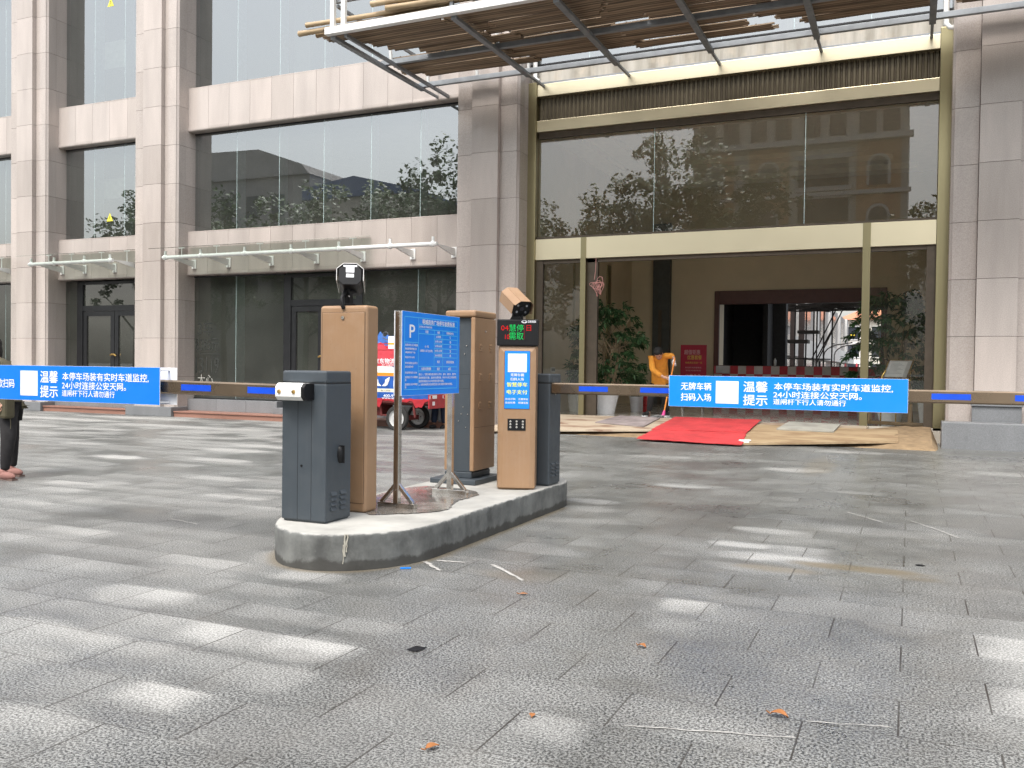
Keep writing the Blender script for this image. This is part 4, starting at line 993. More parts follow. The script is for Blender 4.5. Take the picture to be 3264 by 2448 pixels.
m = MB(); m.tube([(-4.045, 5.812, 1.836), (-4.05, 5.80, 1.86), (-4.062, 5.81, 1.92), (-4.062, 5.85, 1.97), (-4.058, 5.88, 1.99)], .016, 8); m.box(-4.085, -4.02, 5.86, 5.94, 1.862, 1.88); m.bar((-4.055, 5.90, 1.88), (-4.055, 5.88, 2.0), .05, .05); m.bar((-4.055, 5.86, 1.96), (-4.055, 5.98, 1.99), .06, .03); m.build('bracket', BLACKP, cc, .003)
cu1 = camera_unit(cc, Mrot((-4.06, 5.93, 2.06), math.radians(211), math.radians(14)), STAINLESS)
m = MB(); m.box(-.032, .032, .150, .153, .02, .075); m.box(-.052, .052, .150, .152, .066, .08); m.box(-.03, .03, .150, .1525, -.02, .008); m.xform(Mrot((-4.06, 5.93, 2.06), math.radians(211), math.radians(14))); m.build('label_plate', LETTER, cu1)
m = MB()
for x in (-4.075, -4.03): m.tube([(x, 5.86, 1.935), (x, 5.85, 1.935)], .008, 8)
m.build('bolt', STAINLESS, cc)

# pay machine: dark core between two tan shells
pm = thing('ticket_machine', 'tall ticket machine with tan side shells and a dark core behind the blue tariff sign', 'ticket machine', (-4.03, 7.97, .25))
m = MB(); m.box(-4.30, -3.80, 7.66, 8.28, .25, .30); m.box(-4.20, -3.90, 7.78, 8.2, .30, .36); m.build('base', CHAR, pm, .008)
m = MB(); m.box(-4.142, -3.908, 7.782, 8.19, .36, 1.875); co = m.build('core', CHAR, pm, .006)
for x0, x1 in ((-4.185, -4.143), (-3.907, -3.862)):
    m = MB(); m.box(x0, x1, 7.74, 8.22, .375, 1.875); sh = m.build('side_shell', TAN, pm, .010, 3)
    m = MB(); xs = x1 if x1 > -4 else x0; s = 1 if x1 > -4 else -1
    for zz in (1.56, 1.27, .99):
        for yy in (7.84, 8.07):
            for k in range(3): m.prism([(0, -.010), (.009, -.010), (.003, .009), (0, .010)], lambda a, b, yy=yy, zz=zz, k=k: (xs + s * a, yy, zz + k * .026 + b), lambda a, b, yy=yy, zz=zz, k=k: (xs + s * a, yy + .055, zz + k * .026 + b))
    m.build('vent', TAN, sh)
    m = MB(); m.box(min(xs, xs + s * .001), max(xs, xs + s * .001), 7.75, 8.21, .80, .804); m.build('seam', TAND, sh)
    m = MB(); m.tube([(xs, 7.97, 1.745), (xs + s * .008, 7.97, 1.745)], .011, 10); m.build('lock', STAINLESS, sh)
m = MB(); m.box(-4.19, -3.857, 7.735, 8.225, 1.877, 1.945); m.build('cap', TAN, pm, .022, 3)
m = MB()
for x, z in ((-3.99, 1.52), (-3.97, 1.60), (-3.97, .80), (-4.02, .93), (-3.95, .93), (-4.0, 1.0), (-4.05, .86)): m.tube([(x, 7.782, z), (x, 7.775, z)], .006, 8)
m.build('screw', STAINLESS, co)
m = MB(); outline(m, -4.06, -3.93, 7.782, 1.18, 1.32, .002); m.build('hatch_outline', CHARD, co)

# ---------------------------------------------------------------- kiosk with display
ks = thing('entry_kiosk', 'slim tan entry kiosk with a lit display and a blue panel facing the viewer', 'kiosk', (-3.35, 7.62, .25))
KM = Matrix.Translation((-3.352, 7.615, 0)) @ Matrix.Rotation(math.radians(20), 4, 'Z')
def K(m): return m.xform(KM)
hw = .172
m = MB()
pl = [(-hw - .012, .05), (-hw, .0), (hw, 0), (hw + .006, .05), (hw + .006, .30), (-hw - .012, .30)]
m.prism(pl, lambda x, y: (x, y, .26), lambda x, y: (x, y, 1.592)); m.box(-hw + .01, hw - .01, .01, .29, .25, .262); K(m); kb = m.build('body', TAN, ks, .006)
m = MB(); f = .045                      # raised bevelled front frame
o_ = [(-hw, .27), (hw, .27), (hw, 1.585), (-hw, 1.585)]; i_ = [(-hw + f, .27), (hw - f, .27), (hw - f, 1.585 - f * 1.1), (-hw + f, 1.585 - f * 1.1)]
vs = [(x, -.001, z) for x, z in o_] + [(x, -.016, z) for x, z in i_] ; m.add(vs, [(0, 1, 5, 4), (1, 2, 6, 5), (2, 3, 7, 6), (3, 0, 4, 7), (4, 5, 6, 7)]); K(m); m.build('front_panel', TAN, kb)
m = MB(); pw, pz0, pz1 = .116, 1.010, 1.545; m.box(-pw, pw, -.0205, -.017, pz0, pz1, 0); m.box(-pw - .003, pw + .003, -.0195, -.0165, pz0 - .003, pz1 + .003, 1); K(m); ps = m.build('poster', [BLUE, BLACKF], ks)
m = MB(); R, U = (1, 0, 0), (0, 0, 1)
def T(s, zt, w, h, mi=0, x=None, b=.03): put_text(m, s, ((-w / 2 if x is None else x), -.0205, zt), R, U, w, h, b, mi)
T('无牌车辆', 1.338, .125, .028); T('扫码入场', 1.298, .125, .028); T('智慧停车', 1.254, .190, .040, 1, b=.04); T('电子支付', 1.184, .190, .040, 1, b=.04)
T('自动识别', 1.108, .090, .019, 0, -.106); T('无需现金', 1.108, .090, .019, 0, .014); T('自动扣费', 1.074, .090, .019, 0, -.106); T('畅通无阻', 1.074, .090, .019, 0, .014)
m.box(-.088, .088, -.0225, -.021, 1.350, 1.522, 0)
K(m); m.build('lettering', [LETTER, LETTERY], ps)
m = MB(); m.box(-.085, .085, -.021, -.0165, .805, .915); K(m); kp = m.build('speaker_plate', BLACKP, ks, .003)
m = MB()
for i in range(3):
    for j in range(3): m.lathe([(0, -.006), (.010, -.005), (.012, 0)], (-.058 + i * .058, -.021, .835 + j * .027), 12, 'y')
K(m); m.build('button', STAINLESS, kp)
m = MB(); m.box(-hw - .022, hw + .022, -.024, .10, 1.594, 1.842); K(m); ds = m.build('display', BLACKP, ks, .012, 3)
LEDR = emit('led_red', (1.0, 0.03, 0.03), 0.42); LEDG = emit('led_green', (0.03, 0.85, 0.18), 0.42)
m = MB()
def D(s, x, zt, w, h, mi): put_text(m, s, (x, -.0245, zt), R, U, w, h, 0.0, mi, .0012)
D('04', -.155, 1.783, .068, .046, 0); D('慧停', -.078, 1.794, .132, .066, 1); D('日', .082, 1.788, .042, .054, 0); D('10', -.118, 1.700, .040, .044, 0); D('需取', -.078, 1.718, .132, .066, 1)
m.box(.060, .0615, -.0258, -.0252, 1.655, 1.79, 0); m.box(-.0795, -.0785, -.0258, -.0252, 1.655, 1.79, 0)
K(m); m.build('display_text', [LEDR, LEDG], ds)
m = MB(); put_text(m, '百胜智能', (.092, -.0245, 1.832), R, U, .078, .022, .02)
for k in range(2): m.lathe([(.012 + .007 * k, 0), (.016 + .007 * k, -.001)], (0, 0, 0), 20, 'y')
for i in range(len(m.v) - 80, len(m.v)): x, y, z = m.v[i]; m.v[i] = (.060 + x * 1.15, -.026 + y, 1.820 + z * .62)
K(m); m.build('logo', LETTER, ds)
m = MB()
for zz in (1.66, 1.02, .62):
    for k in range(3): m.lathe([(0, -.006), (.006, -.004), (.008, 0)], (-hw - .013, .12, zz + k * .028), 8, 'x')
K(m); m.build('screw', STAINLESS, kb)
m = MB(); m.bar((0, .06, 1.843), (.0, .06, 1.90), .09, .05); m.prism([(-.055, 1.842), (.055, 1.842), (.035, 1.875), (.03, 1.91), (-.03, 1.91), (-.035, 1.875)], lambda x, z: (x - .025, .02, z), lambda x, z: (x - .025, .09, z)); K(m); m.build('bracket', BLACKP, ks, .003)
camera_unit(ks, Mrot((-3.41, 7.70, 2.00), math.radians(50), math.radians(27)), TAN)

# ---------------------------------------------------------------- tariff sign
ts = thing('parking_sign', 'blue parking tariff board standing on two stainless steel posts', 'sign', (-3.75, 6.65, .25))
XB = -3.728; Y0, Y1, Z0, Z1 = 6.165, 7.16, 1.156, 1.838
for y in (6.145, 7.05):
    m = MB(); m.box(-3.784, -3.736, y - .005, y + .043, .262, 1.836); po = m.build('post', STAINLESS, ts, .003)
    m = MB(); yc = y + .019; m.bar((-3.930, yc, .272), (-3.585, yc, .272), .050, .040); m.bar((-3.77, yc, .44), (-3.905, yc, .29), .036, .030); m.bar((-3.748, yc, .44), (-3.610, yc, .29), .036, .030); m.build('foot', STAINLESS, ts, .003)
m = MB(); m.box(XB - .006, XB, Y0, Y1, Z0, Z1, 0); m.box(XB - .0065, XB - .001, Y0 - .002, Y1 + .002, Z0 - .002, Z1 + .002, 1); bd = m.build('board', [BLUE, LETTER], ts)
m = MB(); m.box(-3.784, -3.778, Y0 - .03, Y1, Z0, Z1); m.build('back_board', LETTER, ts)
m = MB(); W, H = Y1 - Y0, Z1 - Z0; R2 = (0, 1, 0)
def B(s, u, v, w, h, b=.016): put_text(m, s, (XB, Y0 + u * W, Z1 - v * H), R2, U, w * W, h * H, b)
def HL(u0, u1, v): m.box(XB + .0004, XB + .0012, Y0 + u0 * W, Y0 + u1 * W, Z1 - v * H - .003, Z1 - v * H + .003, 1)
def VL(u, v0, v1): m.box(XB + .0013, XB + .0020, Y0 + u * W - .003, Y0 + u * W + .003, Z1 - v1 * H, Z1 - v0 * H, 1)
B('P', .115, .155, .085, .155, .03)
B('明城商务广场停车收费标准', .325, .075, .575, .062, .03); B('定价形式:市场调节价', .27, .155, .22, .026)
HL(.036, .955, .062); HL(.036, .955, .93); VL(.036, .062, .93); VL(.955, .062, .93); VL(.26, .062, .93); HL(.036, .26, .365)
HL(.26, .955, .139); HL(.26, .955, .197); HL(.26, .955, .252); HL(.26, .955, .653); HL(.26, .955, .708); VL(.528, .197, .708); VL(.681, .197, .708)
for v in (.306, .366, .427, .481, .538): HL(.528, .955, v)
B('车型', .375, .208, .05, .034, .025); B('时段', .585, .208, .04, .034, .025); B('收费标准(元)', .75, .208, .13, .036, .025)
for k, (a, b) in enumerate((('2小时内', '5'), ('2小时-5小时', '10'), ('5小时-8小时', '15'), ('8小时-12小时', '20'), ('24小时封顶', '40'))):
    v = .262 + k * .0585; w = min(.125, .022 * len(a)); B(a, .604 - w / 2, v, w, .032, .025); B(b, .81, v, .012 * len(b), .032, .025)
B('小 车', .365, .39, .07, .034, .025); B('(核载7人以下)(含货)', .29, .445, .21, .034, .025)
B('每月', .585, .575, .04, .036, .025); B('价格另行约定300', .75, .575, .14, .036, .025)
B('私家车位管理费', .315, .664, .16, .036, .025); B('每月', .585, .664, .04, .036, .025); B('60元', .79, .664, .05, .036, .025)
for k, s in enumerate(('备注: 1、军警车辆免费,残疾军人驾车、婚车、消防车、救护车', '及抢险救灾车辆、急救车免费停放。停车半小时之内免收费,', '连续停放超过24小时的按日累计收费。', '2、本停车场收费为车位使用费,请车主自行保管好车辆及车内物品。')):
    B(s, .27, .735 + k * .042, (.665, .675, .44, .60)[k], .030, .02)
for k, (s, w) in enumerate((('经营单位:长沙明城', .20), ('物业管理有限公司', .18), ('(明城商务广场)', .16), ('电话:0737-16102', .15), ('停车场地址:金洋大', .20), ('道综合楼79号', .13), ('价格举报电话:12358', .19), ('监制机关:宁乡县物价', .205), ('局', .02), ('监督机关:长沙市物价', .205), ('局', .02))):
    B(s, .048, (.385, .43, .475, .53, .60, .645, .715, .77, .805, .855, .89)[k], w, .027, .02)
m.build('lettering', [LETTER, LINEC], bd)

# ---------------------------------------------------------------- cargo tricycle parked by the shopfront
tk = thing('cargo_tricycle', 'red cargo tricycle with red, white and blue banners parked before the dark shop window', 'tricycle', (-10.2, 16.8, 0))
CX0, CX1, CY0, CY1 = -11.45, -9.22, 16.31, 17.24
m = MB(); m.box(CX0, CX1, CY0 + .01, CY1, .66, .70); m.box(CX0, CX1, CY0 + .012, CY0 + .04, .70, 1.715); m.box(CX0, CX1, CY1 - .03, CY1, .70, 1.72); m.box(CX0, CX0 + .03, CY0 + .04, CY1 - .03, .70, 1.72); m.box(CX1 - .03, CX1, CY0 + .04, CY1 - .03, .70, 1.2)
m.tube([(CX0, CY0 + .025, 1.73), (CX1, CY0 + .025, 1.73), (CX1, CY1 - .02, 1.73), (CX0, CY1 - .02, 1.73)], .022, 8)
m.tube([(CX0, CY0 + .1, 1.86), (CX1, CY0 + .1, 1.86)], .010, 6)
cargo = m.build('cargo_box', TRED, tk)
m = MB(); yb = CY0 + .008
def band(z0, z1, mi, dy=0.0):
    n = 24; vs = []
    for i in range(n + 1):
        x = CX0 + (CX1 - CX0) * i / n; w = .006 * math.sin(i * 1.7) ; vs += [(x, yb + w * .6 + dy, z0), (x, yb + w * .6 + dy, z1)]
    m.add(vs, [(2 * i, 2 * i + 2, 2 * i + 3, 2 * i + 1) for i in range(n)], mi, True)
band(1.377, 1.715, 0); band(1.238, 1.377, 1); band(1.165, 1.238, 2); band(.895, 1.165, 3); band(.822, .895, 4); band(.685, .822, 3)
sw = [(-10.12 + .5 * t, 1.376 - .052 * math.sin(PI * t / 1.0)) for t in [i / 12 for i in range(13)]]
m.add([(x, yb - .010, z) for x, z in sw] + [(-9.62, yb - .010, 1.376)], [tuple(range(13))], 3)
bn = m.build('banner', [TREDB, TWHITE, TORANGE, TBLUE, TCREAM], cargo)
m = MB()
def TT(s, x, z, w, h, b=.02, mi=0): put_text(m, s, (x, yb - .012, z), (1, 0, 0), (0, 0, 1), w, h, b, mi)
TT('京东物流', -10.55, 1.545, .52, .115, .03); TT('JD Logistics', -10.36, 1.425, .36, .045, .015); TT('鑫工贸易', -10.38, .872, .24, .028, 0, 1)
TT('400-97', -10.31, .775, .30, .062, .025); TT('www.aih.com', -10.35, .700 + .02, .55, .042, .02); TT('邮', -10.06, 1.10, .20, .17, .03)
# a pair of spread wings drawn as feathers
for s_ in (-1, 1):
    for k in range(6):
        zb = .952 + .010 * k; q = [(.012 + .012 * k, zb), (.10, .950 + .024 * k), (.205 - .004 * (5 - k) ** 1.6, .985 + .029 * k), (.195 - .004 * (5 - k) ** 1.6, 1.012 + .027 * k), (.09, .968 + .024 * k), (.012 + .012 * k, zb + .010)]
        pts = [(-10.358 + s_ * a, yb - .012, b) for a, b in q]; m.add(pts, [(0, 1, 4, 5), (1, 2, 3, 4)] if s_ > 0 else [(5, 4, 1, 0), (4, 3, 2, 1)])
m.build('lettering', [LETTER, BLACKP], bn)
m = MB()
for z in (.56,):
    for y in (CY0 + .1, CY1 - .1): m.box(-12.1, CX1 - .02, y - .03, y + .03, z, z + .08)
for x in (-11.3, -10.6, -9.95, -9.4): m.box(x - .03, x + .03, CY0 + .13, CY1 - .13, .57, .63)
m.box(CX0, CX1, CY0 + .015, CY0 + .035, .60, .70)
for x in (-10.45, -9.62): m.bar((x, CY0 + .08, .62), (x + .05, CY0 + .08, .30), .04, .04)
m.bar((-10.45, CY0 + .1, .33), (-9.95, CY0 + .1, .30), .05, .03); m.box(-10.02, -9.90, CY0 + .12, CY1 - .12, .21, .31); m.box(-10.9, -10.5, 16.55, 17.0, .30, .56)
ch = m.build('chassis', simple('rusty_red_chassis', (0.14, 0.022, 0.02), 0.75, var=0.4, scale=12), tk)
m = MB()             # ragged skirt of the mudguard
n = 30; vs = []
for i in range(n + 1):
    x = CX0 + (CX1 - CX0) * i / n; zb = .655 - .05 * random.random() - (.12 if abs(x + 9.95) > .42 and abs(x + 9.95) < .62 else 0)
    vs += [(x, CY0 + .002, zb), (x, CY0 + .002, .69)]
m.add(vs, [(2 * i, 2 * i + 2, 2 * i + 3, 2 * i + 1) for i in range(n)]); m.build('skirt', TRED, tk)
def wheel(x, y, r, parent, wdt=.10):
    m = MB(); m.lathe([(r * .68, -wdt / 2), (r * .93, -wdt / 2), (r, -wdt * .28), (r, wdt * .28), (r * .93, wdt / 2), (r * .68, wdt / 2)], (x, y, r), 32, 'y'); w = m.build('wheel', RUBBER, parent)
    m = MB(); m.lathe([(r * .69, -wdt * .45), (r * .66, -wdt * .2), (r * .45, -wdt * .15), (r * .40, -wdt * .30), (r * .22, -wdt * .34), (r * .20, -wdt * .5), (0, -wdt * .5)], (x, y, r), 28, 'y')
    m.lathe([(0, wdt * .4), (r * .45, wdt * .3), (r * .69, wdt * .45)], (x, y, r), 28, 'y'); m.build('rim', simple('pale_rim', (0.55, 0.55, 0.54), 0.45, 0.2), w)
    m = MB(); m.lathe([(0, -wdt * .75), (r * .10, -wdt * .7), (r * .12, -wdt * .45)], (x, y, r), 14, 'y')
    for k in range(5): a = 2 * PI * k / 5; m.lathe([(0, -wdt * .45), (.012, -wdt * .42), (.012, -wdt * .3)], (x + r * .27 * math.cos(a), y, r + r * .27 * math.sin(a)), 6, 'y')
    m.build('hub', GREYC, w)
wheel(-9.97, CY0 + .02, .268, tk); wheel(-9.97, CY1 - .02, .268, tk); wheel(-12.02, 16.78, .25, tk)
m = MB(); m.box(CX1, CX1 + .025, CY0 + .01, CY1, .49, .80, 0); tb = m.build('tail_board', TRED, tk, .006)
m = MB()
for y in (CY0 + .03, CY1 - .33): m.box(CX1 + .026, CX1 + .032, y, y + .3, .70, .775, 1); m.box(CX1 + .026, CX1 + .034, y + .02, y + .10, .705, .77, 0); m.box(CX1 + .026, CX1 + .04, y + .12, y + .2, .56, .64, 1)
m.build('tail_light', [simple('red_lamp', (0.6, 0.02, 0.02), 0.2), LETTER], tb)
m = MB(); m.box(-11.85, -11.5, 16.5, 17.05, .62, .80); m.bar((-11.5, 16.78, .8), (-11.48, 16.78, 1.1), .40, .06); m.build('seat', BLACKP, tk, .03)
m = MB(); m.bar((-12.02, 16.78, .3), (-11.95, 16.78, 1.0), .05, .05); m.tube([(-11.9, 16.45, 1.06), (-11.97, 16.6, 1.02), (-11.97, 16.96, 1.02), (-11.9, 17.1, 1.06)], .016, 6); m.box(-12.13, -11.9, 16.6, 16.96, .70, .90); m.build('fork', TRED, tk)
def heap(name, x0, x1, y0, y1, z0, h, matn, label, cat, seed):
    rnd = random.Random(seed); m = MB(); n, k = 26, 16; vs = []
    ph = [rnd.uniform(0, 6) for _ in range(6)]
    for j in range(k + 1):
        for i in range(n + 1):
            u, v = i / n, j / k; e = min(1, 5 * min(u, 1 - u)) * min(1, 5 * min(v, 1 - v))
            z = h * e * (.6 + .25 * math.sin(u * 9 + ph[0]) * math.sin(v * 7 + ph[1]) + .15 * math.sin(u * 23 + v * 14 + ph[2]))
            vs.append((x0 + (x1 - x0) * u + .02 * math.sin(v * 12 + ph[3]), y0 + (y1 - y0) * v, z0 + z))
    m.add(vs, [(j * (n + 1) + i, j * (n + 1) + i + 1, (j + 1) * (n + 1) + i + 1, (j + 1) * (n + 1) + i) for j in range(k) for i in range(n)], 0, True)
    m.box(x0 + .05, x1 - .05, y0 + .05, y1 - .05, .70, z0 + .01)
    return tag(m.build(name, matn), label, cat)
heap('tarpaulin', -11.35, -10.25, CY0 + .05, CY0 + .5, 1.66, .24, CLOTHR, 'crumpled red tarpaulin piled on the tricycle cargo bed', 'tarpaulin', 3)
heap('tarpaulin', -11.2, -10.28, CY0 + .5, CY1 - .05, 1.74, .42, CLOTHB, 'crumpled blue tarpaulin heaped on the tricycle behind the red one', 'tarpaulin', 5)
m = MB(); m.tube([(-10.60 + .07 * math.cos(a), CY0 + .52, 2.06 + .07 * math.sin(a)) for a in [i * PI / 8 for i in range(10)]], .010, 6); m.tube([(-10.27 + .06 * math.cos(a), CY0 + .42, 2.0 + .06 * math.sin(a)) for a in [i * PI / 8 for i in range(9)]], .010, 6); m.tube([(-10.66, CY0 + .5, 2.0), (-10.4, CY0 + .4, 1.93), (-10.2, CY0 + .45, 2.02)], .012, 6)
tag(m.build('cable_loop', simple('grey_cable', (0.10, 0.11, 0.12), 0.5)), 'loops of dark cable sticking up from the blue tarpaulin', 'cable')
m = MB(); m.box(-10.24, -9.72, CY0 + .06, CY0 + .42, 1.70, 2.02, 0); m.box(-10.06, -10.00, CY0 + .057, CY0 + .423, 1.698, 2.023, 1); m.box(-10.242, -9.718, CY0 + .056, CY0 + .10, 1.84, 1.88, 1)
tag(m.build('carton', [LETTER, simple('orange_tape', (0.75, 0.40, 0.03), 0.4)]), 'white carton with orange tape crosses on the tricycle load', 'box')
m = MB(); m.box(-9.52, -9.12, 17.32, 17.62, .16, .60); m.box(-9.50, -9.14, 17.312, 17.32, .20, .56, 1); m.tube([(-9.12, 17.3, .20), (-9.0, 17.27, .36), (-8.9, 17.25, .25)], .012, 6)
tag(m.build('grey_chest', [simple('grey_enamel', (0.20, 0.21, 0.22), 0.5), simple('pale_enamel', (0.33, 0.34, 0.35), 0.5)], None, .01), 'small grey appliance box on the step behind the tricycle tail', 'appliance')

# ---------------------------------------------------------------- people
def skin_mesh(name, V, E, R, matn, parent, sub=2):
    me = bpy.data.meshes.new(name); me.from_pydata([Vector(v) for v in V], E, [])
    o = bpy.data.objects.new('tmp_' + name, me); COL.objects.link(o)
    sk = o.modifiers.new('s', 'SKIN'); sk.use_smooth_shade = True
    for i, r in enumerate(R):
        d = me.skin_vertices[0].data[i]; d.radius = (r, r) if not isinstance(r, tuple) else r
    me.skin_vertices[0].data[0].use_root = True
    ss = o.modifiers.new('d', 'SUBSURF'); ss.levels = sub; ss.render_levels = sub
    dg = bpy.context.evaluated_depsgraph_get(); nm = bpy.data.meshes.new_from_object(o.evaluated_get(dg)); nm.name = name
    bpy.data.objects.remove(o); nm.materials.clear(); nm.materials.append(matn)
    nm.polygons.foreach_set('use_smooth', [True] * len(nm.polygons))
    return link(name, nm, parent)
def chain(V, E, R, root, pts):
    p = root
    for q, r in pts: V.append(q); R.append(r); E.append((p, len(V) - 1)); p = len(V) - 1
    return p
def hand(V, E, R, root, wrist, d, side, curl, s=1.0):
    """palm and five fingers growing from the wrist; d = pointing direction, side = thumb side, curl = where fingers bend to"""
    d, side, curl = Vector(d).normalized(), Vector(side).normalized(), Vector(curl).normalized(); w = Vector(wrist)
    palm = chain(V, E, R, root, [(tuple(w + d * .045 * s), (.030 * s, .018 * s))])
    for k, L in enumerate((.075, .085, .08, .062)):
        b = w + d * .085 * s + side * (.026 - .017 * k) * s
        chain(V, E, R, palm, [(tuple(b), .0095 * s), (tuple(b + (d * .6 + curl * .55) * L * .5 * s), .0085 * s), (tuple(b + (d * .4 + curl * 1.1) * L * .85 * s), .0075 * s)])
    chain(V, E, R, palm, [(tuple(w + d * .045 * s + side * .038 * s), .011 * s), (tuple(w + d * .075 * s + side * .045 * s + curl * .03 * s), .009 * s)])
def head_mesh(c, fwd, up, s, skin, hairm, parent, long_hair=False):
    c, fwd, up = Vector(c), Vector(fwd).normalized(), Vector(up); up = (up - fwd * up.dot(fwd)).normalized(); rt = fwd.cross(up)
    F = lambda x, y, z: c + (rt * x + fwd * y + up * z) * s
    Mx = Matrix((rt, fwd, up)).transposed().to_4x4(); Mx.translation = c
    m = MB()
    def hb(x, y, z, a, b, cc, mi=0, n=14, k=10): 
        o = len(m.v); m.ball((x * s, y * s, z * s), a * s, b * s, cc * s, n, k, mi); m.xform(Mx, o)
    hb(0, 0, .02, .074, .092, .105); hb(0, .02, -.045, .060, .068, .075); hb(0, .095, -.005, .012, .016, .022); hb(0, .085, -.055, .024, .008, .007, 1)
    for sx in (-1, 1): hb(sx * .030, .080, .02, .012, .008, .007, 2, 8, 6); hb(sx * .076, -.005, 0, .010, .02, .03)
    m.build('head', [skin, simple('lip', (.36, .13, .11), .5), simple('eye_dark', (.02, .015, .012), .2)], parent)
    m = MB()
    hb(0, -.018, .045, .086, .098, .098, 0, 16, 10); hb(0, .035, .095, .070, .055, .040)
    if long_hair: hb(0, -.06, -.05, .085, .06, .16); hb(0, -.075, -.16, .07, .045, .12)
    else: hb(0, -.085, -.01, .05, .04, .05)
    m.build('hair', hairm, parent)

# cleaner with a mop in the doorway
cl = thing('person', 'person in an orange padded coat bent over a mop in the open doorway', 'person', (-4.98, 18.75, FZ))
V = [(-4.93, 18.86, 1.16)]; E_ = []; R_ = [.09]
sp = chain(V, E_, R_, 0, [((-4.92, 18.76, 1.36), .08), ((-4.89, 18.62, 1.56), .08), ((-4.885, 18.54, 1.65), .05), ((-4.883, 18.47, 1.72), .055)])
hipL = chain(V, E_, R_, 0, [((-5.03, 18.84, 1.06), .09), ((-5.08, 18.68, .76), .068), ((-5.14, 18.74, .48), .045), ((-5.16, 18.70, .42), .042)])
hipR = chain(V, E_, R_, 0, [((-4.83, 18.88, 1.06), .09), ((-4.79, 18.80, .76), .068), ((-4.80, 18.98, .48), .045), ((-4.80, 18.98, .42), .042)])
body_arms = []
a1 = chain(V, E_, R_, 2, [((-4.75, 18.54, 1.66), .058), ((-4.585, 18.50, 1.675), .045), ((-4.515, 18.40, 1.60), .032)])
a2 = chain(V, E_, R_, 2, [((-5.04, 18.56, 1.60), .058), ((-4.965, 18.36, 1.36), .045), ((-4.70, 18.27, 1.22), .032)])
hand(V, E_, R_, a1, (-4.515, 18.40, 1.60), (.05, -.35, -.9), (-1, 0, 0), (0, .9, -.2), 1.05)
hand(V, E_, R_, a2, (-4.70, 18.27, 1.22), (.9, -.15, -.25), (0, 0, 1), (.2, .9, 0), 1.05)
skin_mesh('body', V, E_, R_, SKIN, cl, 1)
head_mesh((-4.855, 18.40, 1.71), (.05, -.55, -.83), (0, -.83, .55), 1.12, SKIN, HAIR, cl)
V = [(-4.93, 18.84, 1.22)]; E_ = []; R_ = [.20]
chain(V, E_, R_, 0, [((-4.93, 18.87, 1.02), .225)])
t = chain(V, E_, R_, 0, [((-4.915, 18.74, 1.40), .20), ((-4.89, 18.61, 1.57), .175), ((-4.88, 18.54, 1.645), .10)])
chain(V, E_, R_, 3, [((-4.755, 18.54, 1.66), .085), ((-4.59, 18.505, 1.675), .066), ((-4.54, 18.43, 1.64), .054)])
chain(V, E_, R_, 3, [((-5.045, 18.56, 1.60), .088), ((-4.97, 18.37, 1.365), .068), ((-4.74, 18.285, 1.235), .055)])
chain(V, E_, R_, 4, [((-4.90, 18.66, 1.70), .085), ((-4.90, 18.70, 1.66), .07)])
skin_mesh('coat', V, E_, R_, ORANGE, cl)
V = [(-4.93, 18.87, 1.08)]; E_ = []; R_ = [.15]
for pts in ([((-5.03, 18.83, .98), .105), ((-5.08, 18.68, .76), .082), ((-5.14, 18.74, .46), .058)], [((-4.83, 18.87, .98), .105), ((-4.79, 18.80, .76), .082), ((-4.80, 18.98, .46), .058)]): chain(V, E_, R_, 0, pts)
skin_mesh('trousers', V, E_, R_, TROUS, cl)
for x, y, dx in ((-5.16, 18.68, -.03), (-4.80, 18.96, .02)):
    m = MB(); m.ball((x + dx, y - .07, FZ + .045), .045, .13, .05, 14, 8); m.ball((x, y + .02, FZ + .065), .045, .06, .06); m.box(x - .04 + dx, x + .04 + dx, y - .17, y + .05, FZ + .001, FZ + .022, 1); m.build('shoe', [SHOEB, LETTER], cl)
V = [(-4.52, 18.405, 1.605)]; E_ = []; R_ = [.036]
hand(V, E_, R_, 0, (-4.515, 18.40, 1.60), (.05, -.35, -.9), (-1, 0, 0), (0, .9, -.2), 1.18)
skin_mesh('glove', V, E_, R_, LETTER, cl, 1)
mp = thing('mop', 'grey string mop with an orange handle and pink collar held by the cleaner', 'mop', (-4.72, 18.1, FZ))
m = MB(); m.tube([(-4.498, 18.375, 1.63), (-4.655, 18.16, .50)], .016, 10); m.build('handle', simple('orange_handle', (.75, .27, .04), .4), mp)
m = MB(); m.tube([(-4.650, 18.167, .53), (-4.672, 18.14, .41)], [.022, .04], 12); m.build('collar', simple('pink_plastic', (.75, .06, .28), .4), mp)
m = MB()
for k in range(90):
    a = random.uniform(-.2, PI + .2) + PI / 2 * 0; L = random.uniform(.10, .24); dx, dy = -abs(math.cos(a)) * L * 1.35 if k % 4 else math.cos(a) * L, (random.random() - .5) * .30
    b = Vector((-4.675 + random.uniform(-.03, .03), 18.13 + random.uniform(-.03, .03), FZ + .055)); m.tube([b, b + Vector((dx * .5, dy * .5, .0)), b + Vector((dx, dy, -.045))], .008, 5)
m.build('strands', simple('grey_cotton', (.20, .20, .20), .95, var=.3), mp)

